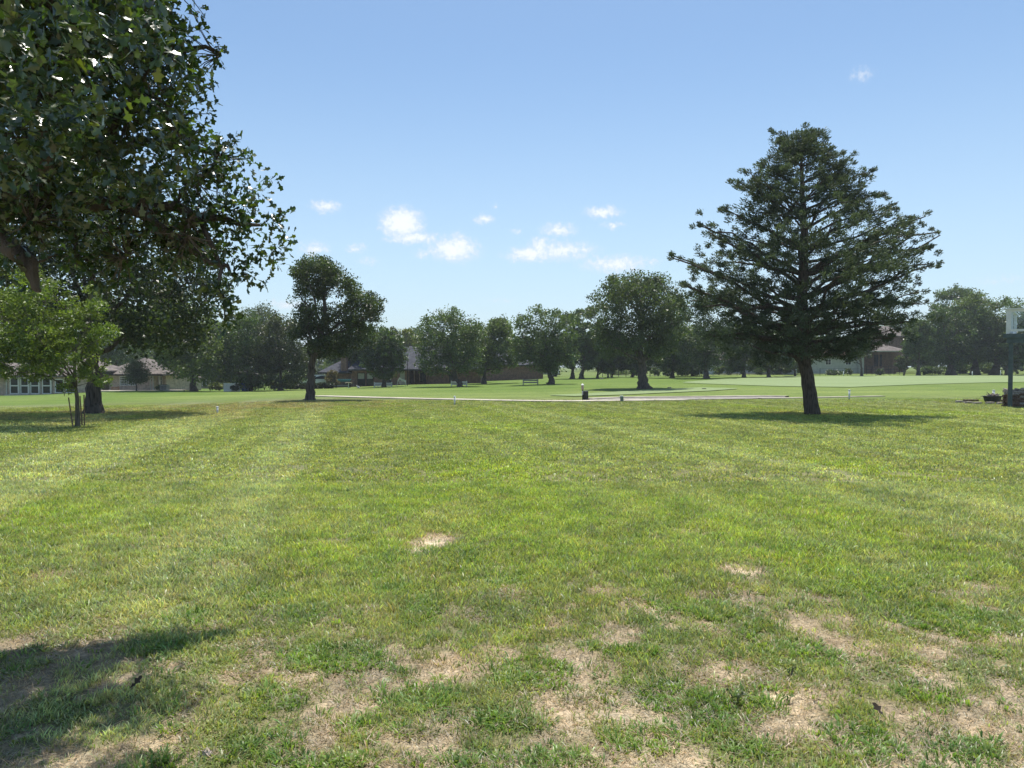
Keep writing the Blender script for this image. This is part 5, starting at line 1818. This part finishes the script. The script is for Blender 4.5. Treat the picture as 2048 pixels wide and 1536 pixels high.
# houses on the right
def right_houses():
    d = 138.0
    X = lambda px, dd=d: P(px, 750, dd).x
    Z = lambda py, dd=d: P(1024, py, dd).z
    o = Vector((X(1670), d, Z(742)))
    r = empty('pale_house', o, 'pale walled house with reddish roof just right of the cedar trunk', 'house')
    wallbox(r, o, X(1622), X(1718), d, d + 9, Z(748), Z(712.5), M_whitewall)
    hip(r, o, X(1612), X(1727), d - .7, d + 10, Z(713), Z(694), M_roof_red)
    MB(o).box((X(1612), d - .76, Z(713)), (X(1727), d - .705, Z(711.3))).build('fascia', M_trim, r)
    window(r, o, X(1650), X(1662), Z(730), Z(718), d - .004, 2, 2)
    window(r, o, X(1690), X(1702), Z(730), Z(718), d - .004, 2, 2)
    d = 136.0
    o = Vector((X(1768, d), d, Z(740, d)))
    r = empty('patio_house', o, 'low house with grey brown hip roof over a dark patio on the right', 'house')
    x0, x1 = X(1727, d), X(1812, d)
    wallbox(r, o, x0, x1, d + 3.5, d + 9, Z(748, d), Z(703, d), M_brick_red)
    MB(o).box((X(1724, d), d + 1, Z(748, d)), (X(1733, d), d + 3.4, Z(704, d))).build('side_wall', M_whitewall, r)
    hip(r, o, X(1720, d), X(1818, d), d - .4, d + 9.6, Z(703.5, d), Z(684.5, d), M_roof_brown, ridge=(X(1746, d), X(1779, d)))
    MB(o).box((X(1720, d), d - .46, Z(703.5, d)), (X(1818, d), d - .405, Z(701.6, d))).build('fascia', M_trim, r)
    for px in (1757, 1786, 1808):
        MB(o).box((X(px, d), d, Z(748, d)), (X(px + 1.6, d), d + .15, Z(703.6, d))).build('post', M_brick_red, r)
    window(r, o, X(1766, d), X(1782, d), Z(733, d), Z(709, d), d + 3.49, 2, 1, M_dark)
    d = 152.0
    o = Vector((X(1790, d), d, Z(735, d)))
    r = empty('gabled_house', o, 'tall red brick house with grey roof behind the patio house', 'house')
    wallbox(r, o, X(1750, d), X(1812, d), d, d + 9, Z(746, d), Z(673, d), M_brick_red)
    hip(r, o, X(1744, d), X(1818, d), d - .6, d + 9.6, Z(674, d), Z(650, d), M_roof_brown, ridge=(X(1772, d), X(1796, d)))
    window(r, o, X(1770, d), X(1779, d), Z(684, d), Z(676, d), d - .004, 1, 1)
    # sunroom house seen beneath the cedar
    d = 130.0
    o = Vector((X(1500, d), d, Z(745, d)))
    r = empty('sunroom_house', o, 'grey house with a row of white framed windows in shade under the cedar', 'house')
    wallbox(r, o, X(1428, d), X(1592, d), d, d + 8, Z(752, d), Z(722, d), M_whitewall)
    hip(r, o, X(1420, d), X(1600, d), d - .6, d + 9, Z(722.5, d), Z(700, d), M_roof_brown)
    for px in (1441, 1453, 1497, 1509, 1521, 1546, 1560):
        window(r, o, X(px, d), X(px + 10, d), Z(743, d), Z(727, d), d - .004, 1, 1, fw=.1)
    MB(o).box((X(1430, d), d - 2, Z(749, d)), (X(1560, d), d - .1, Z(746.5, d))).build('patio', M_concrete, r)
    # little house far left behind the fence
    d = 125.0
    o = Vector((X(440, d), d, Z(778, d)))
    r = empty('grey_house', o, 'small grey house glimpsed between the drooping tree and dark trees', 'house')
    wallbox(r, o, X(398, d), X(478, d), d, d + 8, Z(786, d), Z(752, d), M_tan)
    hip(r, o, X(392, d), X(486, d), d - .6, d + 9, Z(752.5, d), Z(732, d), M_roof_brown)
    for px in (404, 420, 452):
        window(r, o, X(px, d), X(px + 9, d), Z(772, d), Z(758, d), d - .004, 1, 1)


right_houses()


# ------------------------------------------------------------------ cars
def car(label, px, d, rz, m=M_carwhite):
    """small estate / SUV shape, length along local y"""
    g0 = GD(px, d)
    r = empty('parked_car', g0, label, 'car', 'parked white cars', rz)
    prof = [(-2.2, .45), (-2.25, .9), (-2.15, 1.15), (-1.95, 1.68), (-1.2, 1.74), (.2, 1.70), (.95, 1.12), (2.0, .98), (2.25, .75), (2.25, .42)]
    vs, fs = [], []
    n_ = len(prof)
    for sx, inn in ((-.9, 1), (.9, 1)):
        for (y, z) in prof:
            k = .84 if z > 1.3 else 1
            vs.append((sx * k, y, z))
    fs.append(tuple(range(n_)))
    fs.append(tuple(range(2 * n_ - 1, n_ - 1, -1)))
    for i in range(n_):
        fs.append((i, n_ + i, n_ + (i + 1) % n_, (i + 1) % n_))
    MB().add(vs, fs).build('body', m, r)
    MB().add([(-.72, -2.17, 1.2), (.72, -2.17, 1.2), (.64, -1.99, 1.63), (-.64, -1.99, 1.63)], [(0, 1, 2, 3)]).build('rear_window', M_glass, r)
    MB().add([(-.72, .99, 1.14), (.72, .99, 1.14), (.64, .27, 1.67), (-.64, .27, 1.67)], [(0, 1, 2, 3)]).build('windscreen', M_glass, r)
    for sx in (-1, 1):
        MB().add([(sx * .89, -1.8, 1.18), (sx * .89, .7, 1.18), (sx * .78, .15, 1.62), (sx * .78, -1.7, 1.62)], [(0, 1, 2, 3)]).build('side_window', M_glass, r)
        MB().box((sx * .88 - .1, -2.28, .85), (sx * .88 - .1 + .2 * (1 if sx < 0 else 1) - .02, -2.2, 1.12)).build('tail_light', M_lamp_red, r)
        for y in (-1.4, 1.4):
            wl = MB().tube([(sx * .72, y, .34), (sx * .92, y, .34)], .34, 18).build('wheel', M_rubber, r)
            MB().tube([(sx * .921, y, .34), (sx * .93, y, .34)], .2, 12).build('rim', M_blind, wl)
    MB().box((-.9, -2.34, .38), (.9, -2.24, .6)).build('bumper', M_dark, r)
    return r


car('white car parked behind the trunk of the feathery topped tree', 1094, 138, 1.2)
car('white car showing between the lawn oak trunk and crape myrtle', 634, 100, 1.45)


# ------------------------------------------------------------------ fences
def post_fence(name, label, pxs, d, h_, m, r_=.04, rails=(.3, .95), cat='fence', wire=.012):
    pts = [GD(px, d if not callable(d) else d(px)) for px in pxs]
    r = empty(name, pts[0], label, cat)
    o = pts[0]
    for p in pts:
        MB(o).tube([p + Vector((0, 0, -.1)), p + Vector((0, 0, h_))], r_, 5).build('post', m, r)
    for f in rails:
        for a, b in zip(pts[:-1], pts[1:]):
            pass
        MB(o).tube([p + Vector((0, 0, h_ * f)) for p in pts], wire, 4).build('rail', m, r)
    return r


post_fence('wire_fence', 'dark wire fence with thin posts along the far edge of the right fairway', list(range(1640, 2110, 28)), 117, 1.15, M_dark, .035)
post_fence('iron_fence', 'dark iron fence between the slim trunks and the round crowned oak', [1205, 1221, 1237, 1252, 1268, 1284, 1300, 1316], 118, 1.55, M_dark, .05, (.12, .97), wire=.025)
post_fence('wire_fence', 'dark fence in the shade between the straight trunk and the cedar', list(range(1330, 1640, 24)), 118, 1.3, M_dark, .035)
post_fence('patio_fence', 'dark rail fence in front of the patio roof house', list(range(1733, 1812, 11)), 128, 1.5, M_dark, .04, (.1, .6, .98), wire=.02)


# ------------------------------------------------------------------ white marker posts
def pvc_post(label, px, d, h_, r_=.045, g_='white plastic marker posts'):
    g0 = GD(px, d)
    r = empty('marker_post', g0, label, 'post', g_)
    MB().tube([(0, 0, -.05), (rng.normal(0, .01), 0, h_ - .03)], r_, 10).build('pipe', M_pvc, r, smooth_sh=True)
    MB().tube([(0, 0, h_ - .05), (0, 0, h_ - .01), (0, 0, h_)], [r_ * 1.35, r_ * 1.35, r_ * .8], 10).build('cap', M_pvc, r)
    return r


pvc_post('short white post at the shadow edge right of the thick black trunk', 434, 29.5, .28, .04)
pvc_post('white post standing before the cart path in the centre', 909, 35.5, .44, .042)
pvc_post('white post right of the cedar trunk', 1699, 41.5, .56, .05)
pvc_post('white capped post behind the fire tub near the deck', 1988, 40, .58, .055)
pvc_post('white post at the fairway edge left of the straight trunk', 1399, 115, .85, .06)
pvc_post('tiny white post right behind the cedar trunk', 1687, 112, .75, .06)
pvc_post('white post before the right hand grove', 1944.5, 112, .75, .06)
pvc_post('white post left of the deck post among tree shade', 2001, 116, .85, .06)
g0 = GD(1244.5, 39.5)
r = empty('utility_stub', g0, 'short grey green capped stub beside the cart path', 'utility box')
MB().add([(-.09, -.09, 0), (.07, -.09, 0), (.07, .09, 0), (-.09, .09, 0), (-.11, -.09, .27), (.05, -.09, .29), (.05, .09, .29), (-.11, .09, .27)],
         [(0, 3, 2, 1), (4, 5, 6, 7), (0, 1, 5, 4), (1, 2, 6, 5), (2, 3, 7, 6), (3, 0, 4, 7)]).build('body', simple('grey green plastic', (0.22, 0.27, 0.24), .5), r)
MB().box((-.12, -.1, .275), (.06, .1, .31)).build('lid', M_pvc, r)

# ball washer and litter bin by the path
g0 = GD(1171.5, 41)
r = empty('litter_bin', g0, 'black lidded bin beside the cart path', 'bin')
mb = MB()
ring = lambda q, z: [(q * math.cos(a), q * math.sin(a), z) for a in np.linspace(0, 2 * math.pi, 17)[:-1]]
mb.tube([(0, 0, 0), (0, 0, .08), (0, 0, .46)], [.115, .12, .135], 14)
mb.build('body', M_black, r)
MB().tube([(0, 0, .46), (0, 0, .49), (0, 0, .53), (0, 0, .55)], [.145, .15, .12, .05], 14).build('lid', M_black, r)
for k in range(14):
    a = 2 * math.pi * k / 14
    MB().box((.134 * math.cos(a) - .008, .134 * math.sin(a) - .008, .05), (.134 * math.cos(a) + .008, .134 * math.sin(a) + .008, .45)).build('slat', M_black, r)
g0 = GD(1165.5, 41.2)
r = empty('ball_washer', g0, 'golf ball washer post with pale cap left of the black bin', 'ball washer')
MB().tube([(0, 0, -.05), (0, 0, .62)], .03, 8).build('pole', M_dark, r)
MB().tube([(-.01, 0, .58), (-.01, 0, .62), (-.01, 0, .80), (-.01, 0, .83)], [.04, .07, .07, .055], 12).build('tank', simple('faded red enamel', (0.45, 0.33, 0.28), .5), r)
MB().tube([(-.01, 0, .83), (-.01, 0, .86), (-.01, 0, .91), (-.01, 0, .93)], [.085, .085, .04, .02], 12).build('cap', M_white, r)
MB().box((-.06, -.14, .3), (.06, -.09, .52)).build('towel', M_white, r)
# tee plaques
for (px, py, lab, m_, d_) in [(1408, 777, 'small dark tee block on the pale green', M_black, None), (1203, 757, 'small pale tee block near the slim trunks', M_stone, 100), (1339, 774, 'tiny pale tee marker beside the round crowned oak', M_stone, 63)]:
    g0 = G(px, py + 2) if d_ is None else GD(px, d_)
    s = g0.y / F
    r = empty('tee_marker', g0, lab, 'tee marker')
    MB().box((-3.6 * s, -.12, .04), (3.6 * s, .12, 2.4 * s)).build('block', m_, r)
    MB().box((-2.6 * s, -.08, 0), (-1.9 * s, .08, .04)).box((1.9 * s, -.08, 0), (2.6 * s, .08, .04)).build('foot', m_, r)

# ------------------------------------------------------------------ deck on the right
def deck():
    d = 33.0
    X = lambda px: P(px, 750, d).x
    Z = lambda py: P(1024, py, d).z
    gx = float(gz(X(2020), d))
    o = Vector((X(2020), d, gx))
    r = empty('raised_deck', o, 'raised grey green timber deck with white railing at the right edge', 'deck', rz=math.radians(-38))
    xl, xr = X(2011), X(2011) + 6.0
    yf, yb = d, d + 4.2
    for (x, y) in [(X(2016.6), yf + .08), (xl + 2.9, yf + .08), (xr - .3, yf + .08)]:
        MB(o).box((x, y, gx - .3), (x + .165, y + .165, Z(686.2))).build('post', M_deckpaint, r)
    MB(o).box((xl + .05, yf + .03, Z(686)), (xr, yf + .10, Z(675.7))).build('beam', M_deckpaint, r)
    MB(o).box((xl + .05, yf + .10, Z(686)), (xl + .12, yb, Z(675.7))).build('beam', M_deckpaint, r)
    MB(o).box((xl - .02, yf - .02, Z(675.6)), (xr, yf + .03, Z(667.5))).build('fascia', M_deckpaint, r)
    MB(o).box((xl - .07, yf - .02, Z(675.6)), (xl - .02, yb, Z(667.5))).build('fascia', M_deckpaint, r)
    zt = Z(667.4)
    for k in range(29):
        y = yf + .02 + k * .145
        MB(o).box((xl - .02, y, zt - .03), (xr, y + .135, zt)).build('plank', M_deckpaint, r)
    for k in range(9):
        x = xl + .6 + k * .62
        MB(o).box((x, yf + .11, Z(685)), (x + .045, yb, zt - .034)).build('joist', M_deckpaint, r)
    # railing
    rt = zt + 1.12
    for x in (xl + .02, xl + 2.0, xl + 4.0, xr - .15):
        MB(o).box((x, yf + .02, zt), (x + .13, yf + .13, rt - .05)).build('railing_post', M_white, r)
    for y in (yf + 2.0, yb - .15):
        MB(o).box((xl + .02, y, zt), (xl + .13, y + .13, rt - .05)).build('railing_post', M_white, r)
    MB(o).box((xl - .10, yf - .02, rt - .05), (xr, yf + .17, rt)).build('handrail', M_white, r)
    MB(o).box((xl - .06, yf + .172, rt - .05), (xl + .17, yb, rt)).build('handrail', M_white, r)
    MB(o).box((xl + .15, yf + .04, rt - .16), (xr, yf + .10, rt - .052)).build('rail', M_white, r)
    MB(o).box((xl + .15, yf + .04, zt + .10), (xr, yf + .10, zt + .20)).build('rail', M_white, r)
    MB(o).box((xl + .15, yf + .03, zt + .20), (xl + .20, yf + .11, rt - .16)).build('rail', M_white, r)
    MB(o).box((xl + .04, yf + .15, zt + .10), (xl + .09, yb, zt + .20)).build('rail', M_white, r)
    gl, nn_ = mat('railing glass')
    bsd = nn_.n('ShaderNodeBsdfGlossy', ins={'Roughness': .03})
    tr = nn_.n('ShaderNodeBsdfTransparent', ins={0: (.9, .95, .95, 1)})
    mx = nn_.n('ShaderNodeMixShader', ins={0: .04, 1: tr.outputs[0], 2: bsd.outputs[0]})
    out(nn_, mx.outputs[0])
    MB(o).box((xl + .2, yf + .065, zt + .2), (xl + 1.99, yf + .073, rt - .16)).build('glass_panel', gl, r)
    # firewood under the deck
    fx0 = X(2024.5)
    gy = yf + .7
    g_ = float(gz(fx0 + .5, gy))
    row = 0
    z = g_ + .05
    while row < 8:
        for c_ in range(3):
            for dp in range(2):
                if row == 7 and rng.uniform() < .3:
                    continue
                rr = rng.uniform(.055, .075)
                xx = fx0 + .05 + c_ * .52 + rng.uniform(-.04, .04)
                yy = gy - .35 + dp * .3 + rng.uniform(-.04, .04)
                g3 = Vector((xx, yy, z))
                top = row >= 6
                tilt = rng.uniform(-.02, .02) if not top else rng.uniform(-.12, .08)
                a = rng.uniform(0, 6.28)
                nv = int(rng.integers(4, 7))
                mb = MB()
                mb.tube([(0, 0, 0), (.24, rng.uniform(-.02, .02), tilt * .5), (.49, rng.uniform(-.03, .03), tilt)], [rr, rr * 1.05, rr * .95], nv, wob=.35)
                lo = mb.build('log', M_wood_grey if (top or rng.uniform() < .12) else M_wood_brown, loc=g3)
                if top:
                    tag(lo, 'bleached pale split log on top of the stack under the deck', 'firewood', 'bleached logs on top of the stack')
                else:
                    tag(lo, 'brown split log within the firewood stack under the deck', 'firewood', 'brown logs in the firewood stack')
        z += .108
        row += 1


deck()
# flat edging stones
stones = [(1919.5, 17, 802.5, 'palest rounded edging stone at the far left end of the row', .07), (1936, 18, 804, 'second edging stone from the left end of the row', .06),
          (1954.5, 18, 805, 'third edging stone just left of the black tub', .06), (1980, 18, 805.5, 'edging stone directly below the black tub', .07), (2005, 24, 806, 'long edging stone touching the deck post', .07)]
for (px, w_, py, lab, h_) in stones:
    g0 = G(px, py + 3)
    w2 = w_ * g0.y / F / 2
    vs = []
    for z in (0, .06 + h_):
        for (x, y) in [(-w2, -.13), (-w2 * .3, -.16), (w2 * .8, -.14), (w2, .02), (w2 * .7, .15), (-w2 * .5, .16), (-w2 * 1.02, .05)]:
            vs.append((x * rng.uniform(.93, 1.0) * (1 if z == 0 else .93), y * rng.uniform(.9, 1.1) * (1 if z == 0 else .88), z + rng.normal(0, .006) - .02))
    fs = [tuple(range(6, -1, -1)), tuple(range(7, 14))] + [(i, (i + 1) % 7, 7 + (i + 1) % 7, 7 + i) for i in range(7)]
    o = MB().add(vs, fs).build('edging_stone', M_stone, loc=g0)
    tag(o, lab, 'stone', 'flat edging stones in a row')
for (px, lab) in [(1942, 'darker stone lying behind the second edging stone'), (2008, 'dark slab behind the long edging stone')]:
    g0 = G(px, 803.5)
    o = MB().box((-.35, -.1, -.03), (.35, .12, .12)).build('edging_stone', M_wood_brown, loc=g0)
    tag(o, lab, 'stone', 'flat edging stones in a row')
# fire tub with charred branches
g0 = G(1984.5, 804.5)
s = g0.y / F
r = empty('fire_tub', g0, 'black oval tub heaped with pale branches near the deck', 'tub')
vs, fs = [], []
N = 20
for (k, z) in [(.72, .0), (.80, .02), (.93, 8.5 * s), (1.0, 11.5 * s), (1.12, 11.6 * s), (1.12, 12.6 * s), (.95, 12.6 * s), (.8, 6 * s)]:
    for i in range(N):
        a = 2 * math.pi * i / N
        vs.append((k * 18 * s * math.cos(a), k * 12 * s * math.sin(a), z))
for j_ in range(7):
    for i in range(N):
        fs.append((j_ * N + i, j_ * N + (i + 1) % N, (j_ + 1) * N + (i + 1) % N, (j_ + 1) * N + i))
fs.append(tuple(range(N - 1, -1, -1)))
fs.append(tuple(7 * N + i for i in range(N)))
MB().add(vs, fs).build('tub', M_black, r, smooth_sh=False)
for sx in (-1, 1):
    MB().tube([(sx * 19 * s, -.1, 12 * s), (sx * 21.5 * s, -.07, 12 * s), (sx * 21.5 * s, .07, 12 * s), (sx * 19 * s, .1, 12 * s)], .014, 6).build('handle', M_black, r)
for i in range(14):
    a = rng.uniform(-.5, .5) + (math.pi if rng.uniform() < .5 else 0)
    L = rng.uniform(.18, .42)
    cx_ = rng.uniform(-.22, .24)
    cy__ = rng.uniform(-.15, .12)
    z0 = 12.6 * s + rng.uniform(.0, .10)
    dz = rng.uniform(-.03, .16)
    p = g0 + Vector((cx_, cy__, z0))
    o = MB().tube([(-math.cos(a) * L / 2, -math.sin(a) * L / 2, -dz * .3), (0, rng.uniform(-.02, .02), .01), (math.cos(a) * L / 2, math.sin(a) * L / 2, dz)], [.022, .026, .014], 5, wob=.3).build(
        'branch_piece', M_wood_grey if i % 4 else M_wood_brown, loc=p)
    tag(o, 'bleached broken branch heaped in the black fire tub' if i % 4 else 'dark broken branch heaped in the black fire tub', 'branch', 'broken branches in the fire tub')
g0 = G(2013.5, 803)
r = empty('garden_tap', g0, 'small dark valve box beside the deck post foot', 'valve')
MB().tube([(0, 0, -.02), (0, 0, .13)], .03, 8).build('pipe', M_dark, r)
MB().tube([(0, 0, .13), (0, 0, .19)], .055, 10).build('cap', simple('green tap cap', (0.12, 0.2, 0.12), .5), r)

# ------------------------------------------------------------------ foreground odds and ends
g0 = G(409, 1512)
mb = MB()
mb.tube([(-.03, 0, -.004), (-.018, .002, .008), (.004, 0, .014), (.024, 0, .008), (.034, 0, -.004)], [.004, .018, .022, .016, .004], 8, wob=.35)
o = mb.build('pebble', M_stone, loc=g0)
tag(o, 'pale rounded pebble on the bare soil at the bottom left', 'pebble')


for i, (px, py, lab) in enumerate([(1003, 1063, 'dark curled fallen leaf alone in the middle of the lawn'), (1347, 868, 'dark fallen leaf at the near edge of the cedar shadow'), (1812, 1012, 'brown fallen leaf on the grass at the right'),
                                   (640, 905, 'small fallen leaf on the left middle lawn'), (1770, 1450, 'dark dead leaf on the soil at the lower right'), (258, 1392, 'brown fallen leaf within the tree shadow at the lower left'),
                                   (1150, 905, 'small fallen leaf right of the lawn centre'), (1560, 985, 'brown fallen leaf on the lawn below the cedar')]):
    g0 = G(px, py)
    vv, ff = oak_leaf_mesh('fallen_leaf', 50 + i)
    me_ = fast_mesh('fallen_leaf', vv * .075, ff, np.array([[0.045, 0.032, 0.02]]).repeat(len(vv), 0))
    o = link_mesh('fallen_leaf', me_, M_leaf_far, None, g0 + Vector((0, 0, .035)))
    o.rotation_euler = (rng.uniform(-.4, .4), rng.uniform(-.5, .1), rng.uniform(0, 6.28))
    tag(o, lab, 'leaf', 'fallen leaves on the lawn')


def weed(label, px, py, h_, n_, col, wd=.012, seed=0):
    g0 = G(px, py)
    r = empty('weed_plant', g0, label, 'weed')
    rg = np.random.default_rng(seed)
    st = MB()
    LV, cs = [], []
    for k in range(4):
        a = rg.uniform(0, 6.28)
        tip = Vector((math.cos(a) * h_ * .5, math.sin(a) * h_ * .5, h_ * rg.uniform(.7, 1)))
        st.tube([(0, 0, -.01), tip * .5 + Vector((0, 0, h_ * .1)), tip], [.0022, .0018, .001], 5)
        for t in np.linspace(.3, 1, n_):
            c_ = tip * float(t)
            LV.append(tuple(c_ + Vector((rg.normal(0, .008), rg.normal(0, .008), rg.normal(0, .004)))))
    st.build('stem', M_bark_young, r)
    V_ = leaf_quads(np.array(LV), h_ * .3, .6, .4, None, .1)
    me_ = fast_mesh('leaves', V_, np.arange(len(V_)).reshape(-1, 4), np.array(col)[None].repeat(len(V_), 0))
    link_mesh('foliage', me_, M_leaf_far, r)


weed('spindly dark stemmed seedling on bare soil in the lower right foreground', 1472, 1412, .09, 6, (0.08, 0.11, .04), seed=1)
weed('small round leaved seedling right of the spindly dark one', 1577, 1412, .06, 9, (0.1, 0.18, .04), seed=2)
weed('dark upright seedling above the bare patch on the right', 1580, 1355, .07, 6, (0.06, 0.10, .04), seed=3)

# ------------------------------------------------------------------ air
hm = bpy.data.materials.new('haze')
hm.use_nodes = True
hn = NT(hm.node_tree)
hm.node_tree.nodes.clear()
pv = hn.n('ShaderNodeVolumePrincipled', ins={'Color': (0.86, 0.93, 1.0, 1), 'Density': 0.0004, 'Anisotropy': 0.35})
om = hn.n('ShaderNodeOutputMaterial')
hn.link(pv.outputs[0], om.inputs['Volume'])
zlo = float(GZ.min()) - 1.5
o = MB().box((-1000, -450, zlo), (1000, 1200, 30)).build('haze', hm)
tag(o, kind='stuff')
